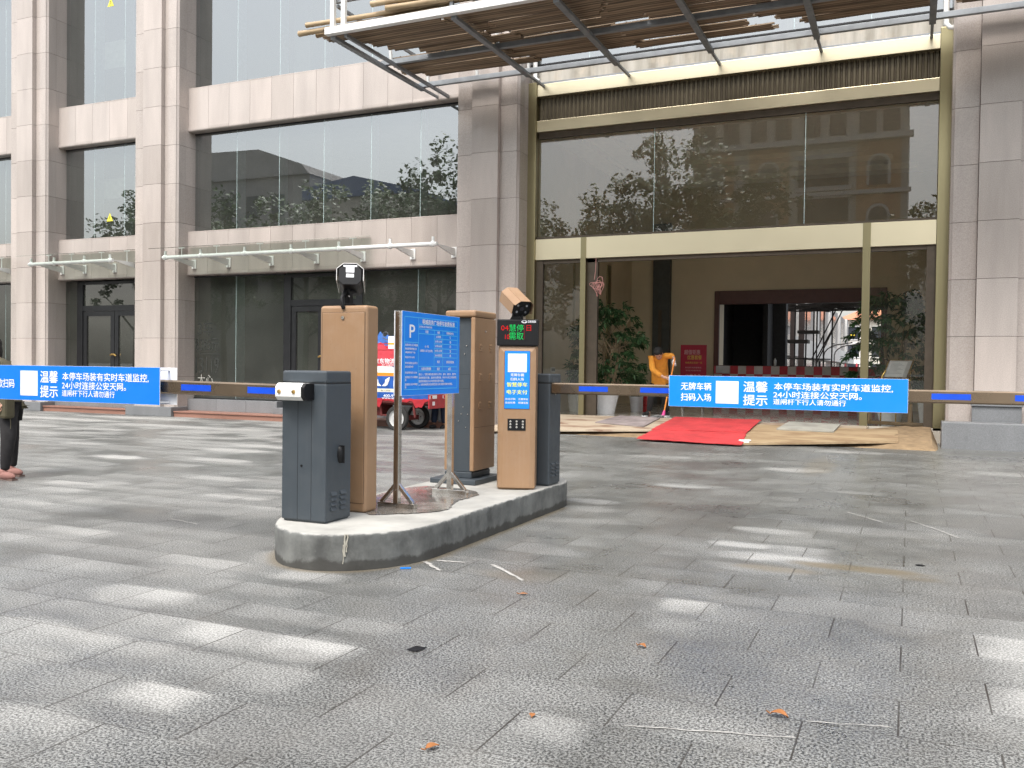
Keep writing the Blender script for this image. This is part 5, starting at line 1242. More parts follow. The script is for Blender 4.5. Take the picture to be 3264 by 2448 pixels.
# woman at the left edge of the picture, partly behind the sign
w = thing('person', 'person in black trousers and pinkish suede shoes standing beyond the left gate sign', 'person', (-9.85, 7.3, 0))
V = [(-9.86, 7.27, .90)]; E_ = []; R_ = [.12]
chain(V, E_, R_, 0, [((-9.92, 7.26, 1.08), .115), ((-10.04, 7.28, 1.30), .10), ((-10.13, 7.31, 1.39), .055), ((-10.19, 7.33, 1.47), .05)])
for pts in ([((-9.76, 7.20, .84), .085), ((-9.66, 7.13, .48), .06), ((-9.68, 7.10, .10), .040)], [((-9.93, 7.34, .84), .085), ((-9.93, 7.37, .48), .06), ((-9.96, 7.40, .10), .040)]): chain(V, E_, R_, 0, pts)
a1 = chain(V, E_, R_, 2, [((-9.95, 7.15, 1.31), .052), ((-9.77, 7.06, 1.10), .040), ((-9.66, 7.05, .92), .028)])
a2 = chain(V, E_, R_, 2, [((-10.12, 7.40, 1.33), .052), ((-10.17, 7.44, 1.10), .040), ((-10.02, 7.30, .98), .028)])
hand(V, E_, R_, a1, (-9.66, 7.05, .92), (.1, -.1, -1), (.7, -.7, 0), (-.6, -.4, -.3)); hand(V, E_, R_, a2, (-10.02, 7.30, .98), (.6, -.6, -.2), (0, 0, 1), (0, .3, -.8))
skin_mesh('body', V, E_, R_, SKIN, w, 1)
head_mesh((-10.25, 7.37, 1.55), (-.85, .5, -.15), (0, 0, 1), 1.0, SKIN, HAIR, w, True)
V = [(-9.87, 7.27, .98)]; E_ = []; R_ = [.158]
chain(V, E_, R_, 0, [((-9.87, 7.27, .86), .172)])
chain(V, E_, R_, 0, [((-9.93, 7.26, 1.16), .148), ((-10.04, 7.28, 1.31), .13), ((-10.11, 7.30, 1.39), .075)])
chain(V, E_, R_, 3, [((-9.95, 7.15, 1.31), .075), ((-9.77, 7.06, 1.10), .060), ((-9.665, 7.05, .95), .048)]); chain(V, E_, R_, 3, [((-10.12, 7.40, 1.33), .075), ((-10.17, 7.44, 1.10), .06), ((-10.03, 7.32, .99), .048)])
skin_mesh('jacket', V, E_, R_, OLIVE, w)
V = [(-9.86, 7.27, .88)]; E_ = []; R_ = [.145]
for pts in ([((-9.77, 7.20, .80), .115), ((-9.66, 7.13, .50), .090), ((-9.675, 7.10, .22), .062), ((-9.68, 7.10, .10), .050)], [((-9.93, 7.34, .80), .115), ((-9.93, 7.37, .50), .090), ((-9.955, 7.40, .22), .062), ((-9.96, 7.40, .10), .050)]): chain(V, E_, R_, 0, pts)
skin_mesh('trousers', V, E_, R_, TROUS, w)
for x, y in ((-9.66, 7.08), (-9.93, 7.38)):
    m = MB(); m.ball((x + .06, y - .015, .048), .135, .046, .05, 16, 8); m.ball((x - .04, y, .07), .06, .046, .062, 12, 8); m.box(x - .09, x + .18, y - .045, y + .03, .001, .02, 1)
    for k in range(3): m.tube([(x + .02 + k * .025, y - .03, .095 - k * .008), (x + .02 + k * .025, y + .025, .095 - k * .008)], .006, 5)
    m.build('shoe', [SHOEP, simple('shoe_sole', (.18, .12, .10), .8)], w)
m = MB(); m.box(-9.70, -9.58, 7.02, 7.16, .72, .98); bg_ = m.build('shoulder_bag', OLIVE, None, .03); tag(bg_, 'olive shoulder bag hanging at the hip of the person in black trousers', 'bag')
m = MB(); m.tube([(-9.64, 7.09, .97), (-9.72, 7.12, 1.25), (-9.80, 7.14, 1.385), (-9.95, 7.2, 1.40)], .010, 6); m.tube([(-9.60, 7.10, .74), (-9.585, 7.10, .66), (-9.59, 7.10, .60)], .004, 5); 
st = m.build('strap', OLIVE, bg_) 

# third person behind the tricycle tail: only the lower legs show
p3 = thing('person', 'person in dark jeans and black shoes standing behind the tricycle tail', 'person', (-9.42, 17.3, 0))
V = [(-9.46, 17.34, .92)]; E_ = []; R_ = [.13]
chain(V, E_, R_, 0, [((-9.48, 17.36, 1.15), .12), ((-9.5, 17.38, 1.38), .12), ((-9.5, 17.38, 1.50), .055), ((-9.5, 17.37, 1.58), .05)])
for pts in ([((-9.38, 17.32, .85), .088), ((-9.37, 17.29, .48), .064), ((-9.37, 17.33, .10), .042)], [((-9.58, 17.36, .85), .088), ((-9.60, 17.32, .48), .064), ((-9.64, 17.33, .10), .042)]): chain(V, E_, R_, 0, pts)
a1 = chain(V, E_, R_, 2, [((-9.34, 17.30, 1.42), .055), ((-9.30, 17.18, 1.18), .043), ((-9.32, 17.05, 1.30), .030)]); a2 = chain(V, E_, R_, 2, [((-9.66, 17.42, 1.42), .055), ((-9.72, 17.34, 1.18), .043), ((-9.70, 17.2, 1.3), .030)])
hand(V, E_, R_, a1, (-9.32, 17.05, 1.30), (0, -.8, .3), (-1, 0, 0), (0, -.2, -.9)); hand(V, E_, R_, a2, (-9.70, 17.2, 1.3), (0, -.8, .3), (1, 0, 0), (0, -.2, -.9))
skin_mesh('body', V, E_, R_, SKIN, p3, 1); head_mesh((-9.5, 17.35, 1.66), (0, -1, -.2), (0, 0, 1), 1.0, SKIN, HAIR, p3)
V = [(-9.47, 17.35, 1.0)]; E_ = []; R_ = [.15]
chain(V, E_, R_, 0, [((-9.48, 17.36, 1.18), .145), ((-9.5, 17.38, 1.40), .13), ((-9.5, 17.38, 1.48), .07)])
chain(V, E_, R_, 2, [((-9.34, 17.30, 1.42), .072), ((-9.30, 17.18, 1.18), .058), ((-9.32, 17.07, 1.28), .046)]); chain(V, E_, R_, 2, [((-9.66, 17.42, 1.42), .072), ((-9.72, 17.34, 1.18), .058), ((-9.70, 17.22, 1.28), .046)])
skin_mesh('jacket', V, E_, R_, JEANS, p3)
V = [(-9.46, 17.34, .95)]; E_ = []; R_ = [.14]
for pts in ([((-9.38, 17.32, .84), .10), ((-9.37, 17.29, .48), .085), ((-9.37, 17.33, .12), .070)], [((-9.58, 17.36, .84), .10), ((-9.60, 17.32, .48), .085), ((-9.64, 17.33, .12), .070)]): chain(V, E_, R_, 0, pts)
skin_mesh('trousers', V, E_, R_, JEANS, p3)
for x, y in ((-9.37, 17.26), (-9.64, 17.26)): m = MB(); m.ball((x + .03, y - .03, .05), .06, .13, .05, 14, 8); m.box(x - .03, x + .08, y - .14, y + .08, .001, .02); m.build('shoe', SHOEB, p3)

# ---------------------------------------------------------------- potted plants in the lobby
def leaflets(m, base, d, L, n, size, rnd, mi=0, droop=.5):
    """a twig with n pointed leaflets hanging around it"""
    d = Vector(d).normalized(); up = Vector((0, 0, 1)); rt = d.cross(up)
    if rt.length < .1: rt = Vector((1, 0, 0))
    rt.normalize()
    for k in range(n):
        t = (k + .6) / n; p = Vector(base) + d * L * t + Vector((0, 0, -droop * L * t * t))
        a = rnd.uniform(0, 2 * PI); o = (rt * math.cos(a) + d * .6 + up * (math.sin(a) * .5 - droop)).normalized(); s = size * rnd.uniform(.7, 1.2)
        w = o.cross(Vector((rnd.uniform(-.4, .4), rnd.uniform(-.4, .4), 1))).normalized() * s * .19
        q = p + o * s; mid = p + o * s * .45 + Vector((0, 0, .04 * s)); q.z -= s * .25
        m.add([p, mid + w, q, mid - w], [(0, 1, 2), (0, 2, 3)], mi)
def pot(m, x, y, z, r0, r1, h): m.lathe([(0, 0), (r0, 0), (r0 * 1.02, .01), (r1, h), (r1 * .94, h), (r1 * .9, h - .05)], (x, y, z), 28)
def potted_tree(x, y, z, h, w, pr, ph, label, seed, nclump=110, sticks=True):
    rnd = random.Random(seed); t = thing('potted_tree', label, 'potted plant', (x, y, z), 'potted plants in the lobby')
    m = MB(); pot(m, x, y, z, pr * .68, pr, ph); m.build('pot', POTW, t)
    m = MB(); m.lathe([(0, ph - .045), (pr * .91, ph - .05)], (x, y, z), 20); m.build('soil', SOIL, t)
    m = MB(); tips = []
    for k in range(4):
        a = k * 1.7 + .4; p0 = Vector((x + .08 * math.cos(a), y + .08 * math.sin(a), z + ph - .06)); p2 = Vector((x + w * .22 * math.cos(a), y + w * .22 * math.sin(a), z + h * .62)); p1 = (p0 + p2) / 2 + Vector((.04 * math.sin(a), .05, 0))
        m.tube([p0, p1, p2], [.045, .036, .026] if k < 2 else [.03, .024, .018], 8); tips += [p1, p2]
        for b in range(4):
            e = p2 + Vector((rnd.uniform(-1, 1) * w * .35, rnd.uniform(-1, 1) * w * .3, rnd.uniform(.1, .9) * h * .3)); m.tube([p2.lerp(p1, rnd.random() * .6), e], [.014, .006], 5)
    m.build('trunk', BARKP, t)
    m = MB()
    for k in range(nclump):
        v = rnd.uniform(.0, 1.0); zz = z + ph + .10 + (h - ph - .1) * (1 - (1 - v) ** 1.25 * .95)
        f = (zz - z - ph) / (h - ph); rad = w * .5 * (.55 + .65 * math.sin(PI * min(1, f * .9 + .12))) * math.sqrt(rnd.uniform(.25, 1))
        a = rnd.uniform(0, 2 * PI); lay = f + .06 * math.sin(a * 3)
        c = Vector((x + rad * math.cos(a), y + rad * math.sin(a) * .8, z + ph + (h - ph) * (.65 * lay + .35 * f) - .05))
        dirv = Vector((math.cos(a), math.sin(a), .35))
        for b in range(3): leaflets(m, c, dirv + Vector((rnd.uniform(-.8, .8), rnd.uniform(-.8, .8), rnd.uniform(-.2, .4))), .22, 8, .135, rnd)
    m.build('crown', LEAFP, t); return t
potted_tree(-6.28, 19.20, FZ, 2.45, 1.45, .31, .43, 'large leafy tree in a wide white pot behind the gold post left of the doorway', 11, 150)
potted_tree(-.37, 19.95, FZ, 2.65, 1.35, .30, .42, 'tall leafy tree in a white pot behind the easel at the right of the doorway', 23, 150)
def grass_pot(x, y, label, seed, s=1.0):
    rnd = random.Random(seed); t = thing('potted_plant', label, 'potted plant', (x, y, FZ), 'potted plants in the lobby')
    m = MB(); pot(m, x, y, FZ, .15 * s, .20 * s, .40 * s); m.build('pot', POTW, t)
    m = MB()
    for k in range(150):
        a = rnd.uniform(0, 2 * PI); L = rnd.uniform(.35, .75) * s; o = rnd.uniform(.05, .35) * s; b = Vector((x + rnd.uniform(-.12, .12) * s, y + rnd.uniform(-.12, .12) * s, FZ + .36 * s)); w = Vector((-math.sin(a), math.cos(a), 0)) * .009
        p1 = b + Vector((math.cos(a) * o * .35, math.sin(a) * o * .35, L * .65)); p2 = b + Vector((math.cos(a) * o * 1.2, math.sin(a) * o * 1.2, L * rnd.uniform(.6, 1.0)))
        m.add([b - w, b + w, p1 + w, p1 - w, p2], [(0, 1, 2, 3), (3, 2, 4)])
    m.build('foliage', GRASSP, t)
grass_pot(-7.18, 19.75, 'spiky grass plant in a tall white pot beside the left lobby wall', 4)
grass_pot(-5.95, 20.6, 'spiky plant in a white pot half hidden behind the large potted tree', 6, .9)
grass_pot(.36, 19.4, 'dark bushy plant in a white pot by the right-hand gold post', 9, 1.15)

# wire coil hanging from the header
m = MB(); c = Vector((-6.28, 18.55, 3.22))
pts = [(-6.13, 17.99, 3.72), (-6.135, 17.98, 3.45), (-6.16, 17.98, 3.27)]; m.tube(pts, .007, 6)
for k in range(7):
    R0 = .085 + .035 * random.random(); ang = random.uniform(-.5, .5); cx_ = -6.10 + random.uniform(-.05, .10); cz_ = 3.11 + random.uniform(-.08, .08)
    sx, sz = (1, .75) if k < 3 else (.42, 1.5)
    m.tube([(cx_ + R0 * sx * math.cos(a + ang) + .03 * math.sin(2 * a), 17.98 + .02 * math.sin(a * 2 + k), cz_ + R0 * sz * math.sin(a)) for a in [i * 2 * PI / 18 for i in range(19)]], .0065, 6, caps=False)
tag(m.build('wire_coil', simple('pink_wire', (.55, .27, .24), .5)), 'tangled pinkish wire coil hanging beside the left gold post', 'wire coil')
# fire extinguisher
fe = thing('fire_extinguisher', 'red fire extinguisher on the lobby floor beside the large white pot', 'fire extinguisher', (-5.62, 20.3, FZ))
m = MB(); m.lathe([(0, 0), (.085, 0), (.09, .02), (.09, .34), (.07, .41), (.03, .44), (.03, .47)], (-5.62, 20.3, FZ), 20); m.build('cylinder', simple('extinguisher_red', (.30, .012, .015), .3), fe)
m = MB(); m.box(-5.65, -5.59, 20.27, 20.33, FZ + .47, FZ + .51); m.bar((-5.62, 20.3, FZ + .52), (-5.50, 20.3, FZ + .56), .025, .02); m.tube([(-5.59, 20.3, FZ + .49), (-5.50, 20.28, FZ + .44), (-5.50, 20.28, FZ + .15)], .014, 6); m.build('valve', BLACKP, fe)
# red poster stand
po = thing('poster_stand', 'red poster board with pale lettering standing by the lobby back wall', 'poster', (-5.47, 24.5, FZ))
m = MB(); m.box(-5.83, -5.12, 24.48, 24.52, .98, 2.06, 0); m.box(-5.835, -5.115, 24.485, 24.515, .975, 2.065, 1); pb = m.build('board', [simple('poster_red', (.42, .012, .045), .5, var=.15, scale=2), simple('poster_edge', (.25, .02, .03), .5)], po)
m = MB()
for x in (-5.75, -5.2): m.bar((x, 24.55, .98), (x, 24.62, FZ), .03, .03); m.bar((x, 24.5, 1.0), (x, 24.40, FZ), .03, .03)
m.build('leg', STAINLESS, po)
m = MB()
def PT(s, u, z, w, h, mi): put_text(m, s, (-5.83 + u * .71, 24.478, z), (1, 0, 0), (0, 0, 1), w * .71, h, .02, mi)
PT('超值钜惠', .14, 1.93, .62, .13, 1); PT('优惠套餐', .26, 1.78, .56, .12, 0); PT('充值满五百送一百', .18, 1.60, .66, .05, 0); PT('各位新老顾客朋友', .18, 1.46, .64, .04, 1); PT('欢迎光临本店', .2, 1.38, .6, .04, 1); PT('优惠多多', .2, 1.26, .6, .06, 1); PT('活动期间', .1, 1.08, .8, .04, 1)
m.build('lettering', [simple('poster_yellow', (.75, .55, .10), .5), simple('poster_pink', (.70, .42, .42), .5)], pb)
# certificate on a gold easel
ea = thing('easel', 'brass easel standing in the doorway at the right post', 'easel', (-.25, 18.75, FZ))
m = MB(); m.tube([(-.52, 18.82, FZ), (-.50, 18.70, 1.30), (-.44, 18.74, 1.42)], .016, 8); m.tube([(.06, 18.82, FZ), (-.02, 18.70, 1.30), (.03, 18.74, 1.44)], .016, 8); m.tube([(-.25, 19.2, FZ), (-.25, 18.85, 1.5)], .014, 8); m.bar((-.52, 18.68, 1.24), (.0, 18.68, 1.24), .03, .03)
m.build('frame', simple('polished_brass', (.80, .55, .16), .22, 1.0), ea)
m = MB(); a, b = Vector((-.51, 18.70, 1.27)), Vector((-.05, 18.70, 1.27)); u = Vector((.115, .22, .36)); nn = (b - a).cross(u).normalized()
m.add([a, b, b + u, a + u, a - nn * .02, b - nn * .02, b + u - nn * .02, a + u - nn * .02], [(0, 1, 2, 3), (7, 6, 5, 4), (0, 4, 5, 1), (1, 5, 6, 2), (2, 6, 7, 3), (3, 7, 4, 0)], 0)
k = lambda s, t_: a + (b - a) * s + u * t_ + nn * .004
m.add([k(.06, .05), k(.94, .05), k(.94, .95), k(.06, .95)], [(0, 1, 2, 3)], 1)
k2 = lambda s, t_: a + (b - a) * s + u * t_ + nn * .007
m.add([k2(.10, .08), k2(.78, .08), k2(.78, .88), k2(.10, .88)], [(0, 1, 2, 3)], 2)
for r in range(9): m.add([(k2(.17, .82 - r * .07) + nn * .002), (k2(.5 + .2 * ((r * 7) % 3) / 2, .82 - r * .07) + nn * .002), (k2(.5 + .2 * ((r * 7) % 3) / 2, .80 - r * .07) + nn * .002), (k2(.17, .80 - r * .07) + nn * .002)], [(3, 2, 1, 0)], 3)
fc = m.build('framed_certificate', [simple('brass_frame', (.55, .38, .14), .3, 1.0), simple('pale_mount', (.55, .54, .56), .5), simple('white_paper', (.78, .78, .82), .6), simple('print_grey', (.45, .45, .50), .6)])
tag(fc, 'framed white paper certificate leaning on the brass easel', 'certificate')
m = MB(); z = FZ
m.tube([(-.70, 18.45, z + .02), (-.69, 18.47, z + .45)], .038, 8); m.tube([(.0, 18.42, z + .02), (.01, 18.44, z + .42)], .04, 8); m.tube([(-.72, 18.42, z + .05), (.32, 18.38, z + .035)], .036, 8)
tag(m.build('trestle', WOODP), 'rough bare timber trestle low in the doorway beside the right gold post', 'trestle')

# checkered tarpaulin barricade across the rear opening
m = MB(); s = .222; n = int(4.4 / s) + 1; r0 = 5
for j in range(r0):
    for i in range(n):
        x = -5.05 + i * s; z1 = 1.50 - j * s; zz0 = max(FZ, z1 - s); y = 25.2
        wv = lambda xx: y + .03 * math.sin(xx * 5) + .015 * math.sin(xx * 13)
        m.add([(x, wv(x), zz0), (x + s, wv(x + s), zz0), (x + s, wv(x + s), z1), (x, wv(x), z1)], [(0, 1, 2, 3)], (i + j) % 2, False)
tag(m.build('checkered_tarp', [simple('tarp_red', (.42, .03, .045), .45, var=.2), simple('tarp_white', (.44, .40, .39), .45, var=.1)]), 'red and white checkered tarpaulin stretched low across the rear opening', 'tarpaulin')
m = MB(); m.box(-4.98, -4.62, 25.12, 25.14, 1.30, 1.50); tag(m.build('paper_notice', simple('greyish_paper', (.45, .45, .46), .6)), 'white paper notice on the top left corner of the checkered tarpaulin', 'notice')
m = MB(); m.lathe([(0, 0), (.032, 0), (.035, .03), (.035, .15), (.014, .19), (.014, .21), (0, .21)], (-3.42, 25.4, 1.52), 12); tag(m.build('bottle', simple('clear_plastic', (.5, .52, .54), .15)), 'small clear bottle on the ledge of the rear opening', 'bottle')
m = MB(); m.box(-4.98, -.75, 25.25, 25.6, FZ, 1.515); tag(m.build('low_wall', REDBROWN), 'dark red low wall behind the checkered tarpaulin', 'wall')

# ---------------------------------------------------------------- the street behind the lobby
PALE = simple('pale_render', (.58, .57, .56), .8, var=.12, scale=.8); GREYR = simple('grey_render', (.33, .31, .30), .85, var=.15, scale=.7); WINB = simple('dark_window', (.03, .035, .045), .15)
rb = thing('shop_row', 'long pale row of shops with a white fascia seen through the lobby', 'building', (-6, 55, 0))
m = MB(); m.box(-10, -4.6, 36.5, 76, 0, 5.3); m.build('wall', GREYR, rb)
m = MB(); m.box(-4.6, -4.25, 36, 78, 1.98, 2.78); m.build('fascia', PALE, rb)
m = MB()
for y in (41, 49, 57, 65, 72): m.box(-4.6, -4.45, y - .45, y + .45, 2.8, 5.3)
m.build('pilaster', PALE, rb)
for y in (38.5, 45, 53, 61, 68.5):
    m = MB(); m.box(-4.62, -4.56, y - 1.3, y + 1.3, 3.2, 4.9); m.build('window', WINB, rb)
    m = MB(); m.box(-4.62, -4.50, y - 1.6, y + 1.6, .2, 1.9); m.build('shopfront', WINB, rb)
fb = thing('far_building', 'cream building with an orange tiled roof at the end of the rear street', 'building', (-3, 110, 0))
m = MB(); m.box(-7.2, 8, 108, 120, 0, 7.2); m.build('wall', simple('cream_render', (.66, .62, .58), .8), fb)
m = MB(); m.add([(-7.8, 107.4, 7.2), (8.6, 107.4, 7.2), (8.6, 120.6, 7.2), (-7.8, 120.6, 7.2), (-4.5, 114, 9.2), (5.5, 114, 9.2)], [(0, 1, 5, 4), (1, 2, 5), (2, 3, 4, 5), (3, 0, 4), (3, 2, 1, 0)]); m.build('roof', simple('orange_tiles', (.50, .21, .12), .8), fb)
for x in (-6.0, -3.4, -.8, 1.8, 4.4):
    for z in (.8, 3.0, 5.0):
        m = MB(); m.box(x - .65, x + .65, 107.95, 108.05, z, z + 1.4); wn = m.build('window', WINB, fb)
        m = MB(); m.box(x - .8, x + .8, 107.9, 107.949, z - .12, z - .01); m.box(x - .8, x + .8, 107.9, 107.949, z + 1.41, z + 1.55); m.build('sill', PALE, wn)
sc_ = thing('scaffold', 'dark bamboo scaffold with a leafy platform roof in the rear street', 'scaffold', (-2, 33, 0))
IRON = simple('dark_scaffold_pole', (.035, .030, .028), .7)
for x in (-3.74, -3.42, -3.14, -3.0, -2.80, -2.55):
    m = MB(); m.tube([(x, 33 + .4 * math.sin(x * 9), 0), (x, 33 + .4 * math.sin(x * 9), 3.7)], .026, 6); m.build('pole', IRON, sc_)
m = MB()
for a, b in (((-2.42, 3.5), (-3.18, 1.80)), ((-2.20, 3.5), (-3.0, 1.70)), ((-2.50, 2.9), (-3.05, 1.75))): m.tube([(a[0], 32.9, a[1]), (b[0], 32.9, b[1])], .022, 6)
m.tube([(-4.3, 32.9, 1.82), (-2.55, 32.9, 1.80)], .022, 6); m.build('brace', IRON, sc_)
m = MB(); m.box(-3.65, -2.95, 32.6, 33.4, 2.70, 2.80); m.box(-4.0, -3.3, 32.6, 33.4, 2.36, 2.48); m.build('platform', IRON, sc_)
m = MB(); rnd = random.Random(8)
for k in range(420):
    x = rnd.uniform(-4.1, 1.5); y = rnd.uniform(32.4, 33.8); z = 3.52 + rnd.uniform(0, .26); L = rnd.uniform(.2, .7)
    m.bar((x - L / 2, y, z), (x + L / 2, y + rnd.uniform(-.1, .1), z + rnd.uniform(-.03, .03)), .045, .03)
m.build('bamboo_roof', IRON, sc_)
for k, (x0, x1) in enumerate(((-4.24, -4.05), (-3.93, -3.72))):  # added dark strips, leaving bright slits as between columns
    m = MB(); m.box(x0 - .0, x1, 35.5, 35.6, 0, 4.2); tag(m.build('dark_strip', GREYC), ('narrow dark strip added behind the scaffold, next to the dim passage', 'narrow dark strip added behind the scaffold, further from the passage')[k], 'dark strip', 'dark strips added behind the scaffold')
for k, (x, y) in enumerate(((-3.72, 44), (-3.70, 50), (-3.55, 57))):
    m = MB(); h = 2.1 + .12 * k; m.tube([(x, y, 0), (x, y, h)] + [(x + .9 * (1 - math.cos(t)), y, h + .55 * math.sin(t)) for t in (.3, .6, .9, 1.2, 1.5)] + [(x + 1.25, y, h + .62)], .03, 6)
    tag(m.build('curved_post', IRON), ('dark curved post carrying the small yellow sign in the rear street', 'second dark curved post in the rear street, behind the one with the sign', 'farthest dark curved post in the rear street')[k], 'post', 'curved posts in the rear street')
m = MB(); m.box(-2.62, -2.32, 43.96, 44.02, 2.98, 3.14, 0); m.box(-2.57, -2.49, 43.95, 43.959, 3.03, 3.09, 1); m.box(-2.45, -2.37, 43.95, 43.959, 3.03, 3.09, 1)
tag(m.build('small_sign', [BLACKP, simple('sign_amber', (.75, .58, .06), .5)]), 'small dark sign with yellow marks on the curved post', 'sign')
for k, x in enumerate((-3.75, -3.1)): m = MB(); m.lathe([(.28, 0), (.26, .06), (.10, .1), (.05, .95), (0, 1.0)], (x, 60, .9), 14); m.box(x - .3, x + .3, 59.7, 60.3, 0, .9); tag(m.build('red_bollard', CLOTHR), ('red bollard on a plinth nearer the shop row', 'red bollard on a plinth nearer the middle of the rear street')[k], 'bollard', 'red bollards in the rear street')

# ---------------------------------------------------------------- opposite side of the plaza (seen mirrored in the glass)
oc_ = thing('opposite_building', 'orange and cream office building with arched windows facing the plaza', 'building', (-7, -28, 0))
CREAM = simple('cream_stone', (.52, .50, .46), .8); ORNG = simple('orange_stone', (.50, .30, .17), .8)
m = MB(); m.box(-14, -.4, -38, -25.2, 0, 19.5); m.build('wall', CREAM, oc_)
m = MB(); m.box(-14.4, -.1, -25.2, -24.7, 16.15, 16.5); m.box(-14.4, 0, -25.2, -24.6, 18.9, 19.4); m.box(-14.2, -.2, -25.2, -24.9, 12.75, 13.0); m.box(-14.2, -.2, -25.2, -24.9, 9.2, 9.45); m.build('cornice', simple('pale_cornice', (.62, .61, .60), .8), oc_)
m = MB()
for x0, x1 in ((-3.4, -.8), (-10.2, -7.6), (-13.9, -11.2)):
    for z0, z1 in ((13.0, 16.1), (9.45, 12.7), (5.5, 9.1)): m.box(x0, x1, -25.2, -25.12, z0 + .02, z1)
m.build('orange_panel', ORNG, oc_)
def arch(x, z0, z1, hw_):
    m = MB(); zc = z1 - hw_
    pl = [(x - hw_, z0), (x + hw_, z0)] + [(x + hw_ * math.cos(a), zc + hw_ * math.sin(a)) for a in [i * PI / 10 for i in range(11)]]
    m.prism(pl, lambda a, b: (a, -25.11, b), lambda a, b: (a, -25.02, b)); w_ = m.build('arched_window', WINB, oc_)
    f = MB(); f.tube([(p[0], -25.03, p[1]) for p in pl[1:] + pl[:1]], .10, 5, 0); f.build('surround', PALE, w_)
for x in (-2.1, -8.9, -12.5):
    arch(x, 13.3, 15.2, .62); arch(x, 9.8, 12.0, .62)
for z0, z1 in ((13.4, 15.2), (10.4, 12.6), (6, 8.5)):
    m = MB(); m.box(-7.0, -3.9, -25.2, -25.1, z0, z1); w_ = m.build('window', WINB, oc_)
    m = MB(); m.box(-7.2, -3.7, -25.2, -25.0, z1 + .002, z1 + .25); m.box(-7.2, -3.7, -25.2, -25.0, z0 - .3, z0 - .002); m.build('sill', PALE, w_)
for x in (-13, -11.4, -9.6, -8.0, -6.2, -4.6, -2.8, -1.4):
    m = MB(); m.box(x - .5, x + .5, -25.2, -25.12, 16.7, 18.6); m.build('window', WINB, oc_)
gh = thing('gabled_house', 'grey gabled building beyond the trees across the plaza', 'building', (-56, -35, 0))
m = MB(); m.box(-64, -50, -42, -30, 0, 18.6); m.prism([(-64.5, 18.6), (-49.8, 18.6), (-50.6, 19.5), (-55.5, 21.2), (-62, 21.4)], lambda x, z: (x, -42.5, z), lambda x, z: (x, -29.6, z)); m.build('wall', GREYR, gh)
for x in (-62.5, -59.5, -56.5, -53.5):
    for z in (15, 11.5, 8): m = MB(); m.box(x - .7, x + .7, -30.05, -29.95, z, z + 2); m.build('window', WINB, gh)
wh = thing('blue_roof_shed', 'low beige building with a blue roof across the plaza', 'building', (-45, -36, 0))
m = MB(); m.box(-50, -39, -44, -30, 0, 16.2); m.build('wall', simple('beige_render', (.44, .40, .35), .85), wh)
m = MB(); m.prism([(-50.5, 16.2), (-38.5, 16.2), (-38.5, 16.4), (-45, 18.0), (-50.5, 17.2)], lambda x, z: (x, -44.3, z), lambda x, z: (x, -29.6, z)); m.build('roof', simple('blue_roof', (.03, .08, .22), .6), wh)
def tree(h, w, seed, label):
    rnd = random.Random(seed); t = thing('broadleaf_tree', label, 'tree', (0, 0, 0), 'street trees across the plaza')
    m = MB(); m.tube([(0, 0, 0), (.1, .05, h * .25), (.0, .1, h * .5), (.1, 0, h * .9)], [.24, .2, .15, .04], 8); ends = []
    for k in range(11):
        a = rnd.uniform(0, 2 * PI); z = h * rnd.uniform(.25, .7); r = w * rnd.uniform(.25, .48); e = Vector((r * math.cos(a), r * math.sin(a), z + h * rnd.uniform(.08, .25)))
        m.tube([(0.05, .05, z), e * .5 + Vector((0, 0, z * .55)), e], [.09, .06, .025], 6); ends.append(e)
    m.build('trunk', BARK, t); m = MB()
    for k in range(120):
        e = rnd.choice(ends); c = e + Vector((rnd.gauss(0, w * .13), rnd.gauss(0, w * .13), rnd.gauss(.0, h * .075))) if k % 3 else Vector((rnd.gauss(0, w * .16), rnd.gauss(0, w * .16), h * rnd.uniform(.6, .98)))
        R0 = rnd.uniform(.35, .95)
        for j in range(62):
            d = Vector((rnd.gauss(0, 1), rnd.gauss(0, 1), rnd.gauss(0, .8))).normalized() * R0 * rnd.random() ** .4; p = c + d; s = rnd.uniform(.22, .42)
            u = Vector((rnd.gauss(0, 1), rnd.gauss(0, 1), rnd.gauss(0, .6))).normalized(); v = u.cross(Vector((rnd.random(), rnd.random(), 1))).normalized()
            m.add([p - u * s * .5, p + v * s * .3, p + u * s * .5, p - v * s * .3], [(0, 1, 2, 3)])
    m.build('crown', LEAF, t); return t
t1 = tree(14.5, 7.0, 1, 'tall loose-crowned tree opposite the entrance'); t1.location = (-12.6, -12, 0)
t2 = tree(12.6, 7.5, 2, 'rounder tree opposite the wide shop window'); t2.location = (-31, -12, 0)
spots = [(t1, -25.0, -12, 1.0, 'tallest dark tree across from the granite pillar'), (t2, -8.2, -12.5, .9, 'small bushy tree in front of the arched windows'), (t1, -43.5, -12, .93, 'broad tree before the gabled house'), (t2, -37.5, -13, .95, 'round tree before the blue roof'), (t1, -53, -13, .98, 'tree farthest along the row across the plaza'), (t2, -21.5, -11, .86, 'low tree between the two tallest ones'), (t2, -16.8, -14, .80, 'tree standing back between the two loose-crowned trees'), (t2, 1.5, -12, .78, 'small tree at the right end of the row'), (t2, -34.5, -15, .9, 'tree set back behind the round ones'), (t2, -48, -14, .95, 'tree set back before the gabled house'), (t2, -28.2, -15, .92, 'tree set back behind the tallest one')]
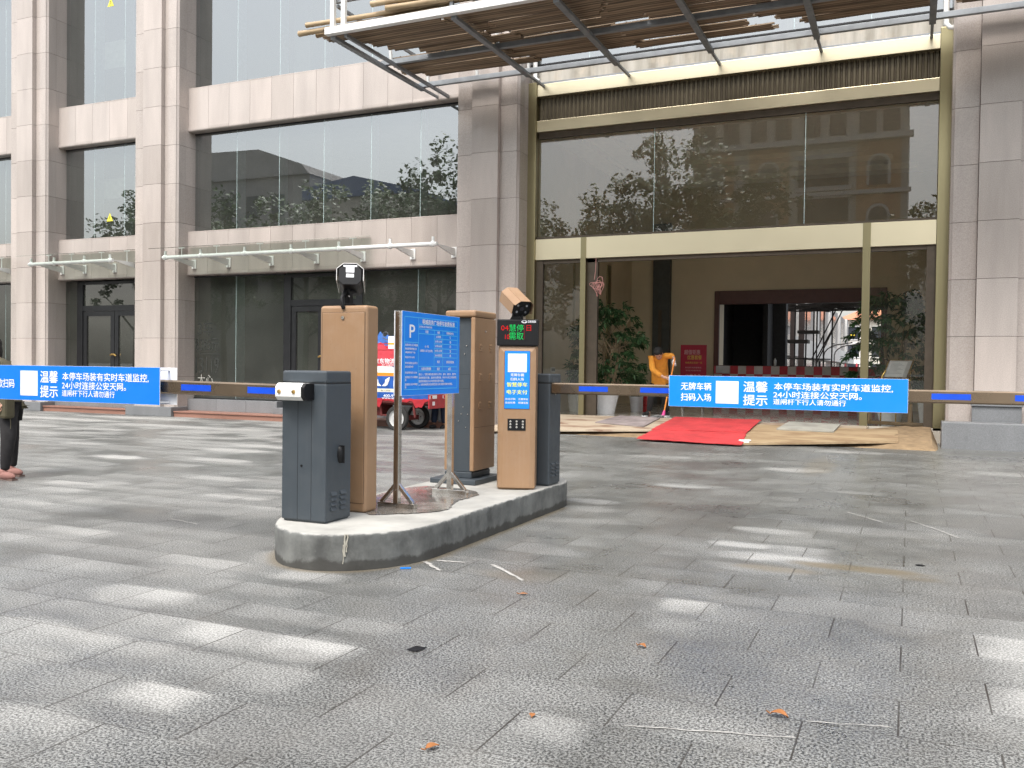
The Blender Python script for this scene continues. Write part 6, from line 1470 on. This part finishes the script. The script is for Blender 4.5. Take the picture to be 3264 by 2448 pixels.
for src, x, y, s, lab in spots:
    c = dup(src, None, None, lab); c.location = (x, y, 0); c.scale = (s, s, s); c.rotation_euler = (0, 0, x * 1.7)

# ---------------------------------------------------------------- litter on the paving
def leaf(x, y, s, rot, lift, label):
    m = MB(); n = 8; vs = []
    for i in range(n + 1):
        t = i / n; w = math.sin(PI * t ** .8) * .30 * s; z = .006 + lift * math.sin(PI * t) * s; vs += [((t - .5) * s, -w, z + lift * s * .5), ((t - .5) * s, 0, z), ((t - .5) * s, w, z + lift * s * .6)]
    fs = []
    for i in range(n):
        for k in range(2): fs.append((3 * i + k, 3 * i + 3 + k, 3 * i + 4 + k, 3 * i + 1 + k))
    m.add(vs, fs, 0, True); m.tube([(-.5 * s, 0, .006), (-.78 * s, .05 * s, .012)], .0025, 5)
    m.xform(Matrix.Translation((x, y, gz(x, y))) @ Matrix.Rotation(rot, 4, 'Z')); tag(m.build('fallen_leaf', DRYLEAF), label, 'leaf', 'dry leaves on the paving')
leaf(-1.565, 2.83, .058, 1.0, .16, 'brown curled leaf nearest the bottom edge of the plaza view')
leaf(-1.355, 3.27, .042, 1.9, .12, 'small pale orange leaf beside a dusty patch')
leaf(-1.20, 4.32, .055, -.5, .18, 'orange leaf lying between the island and the red carpet')
leaf(-.455, 3.70, .075, -.3, .18, 'reddish brown leaf with a long stalk by the scratched slab')
leaf(-2.14, 5.0, .055, .3, .08, 'flat tan leaf near the paint scuffs by the island')
m = MB(); m.add([(-2.23, 3.75, .008), (-2.17, 3.76, .006), (-2.15, 3.83, .007), (-2.21, 3.82, .012)], [(0, 1, 2, 3)]); tag(m.build('rubber_scrap', BLACKP), 'flat black scrap lying on the paving in front of the island', 'scrap')
m = MB(); m.bar((-3.17, 5.25, .008), (-3.11, 5.29, .008), .014, .008); tag(m.build('plastic_scrap', BLUE), 'tiny blue plastic scrap at the foot of the concrete island', 'scrap')
m = MB(); m.ball((.09, 7.05, .006), .035, .02, .006, 10, 4); tag(m.build('pebble', BLACKP), 'small dark pebble on the open paving right of the island', 'pebble')
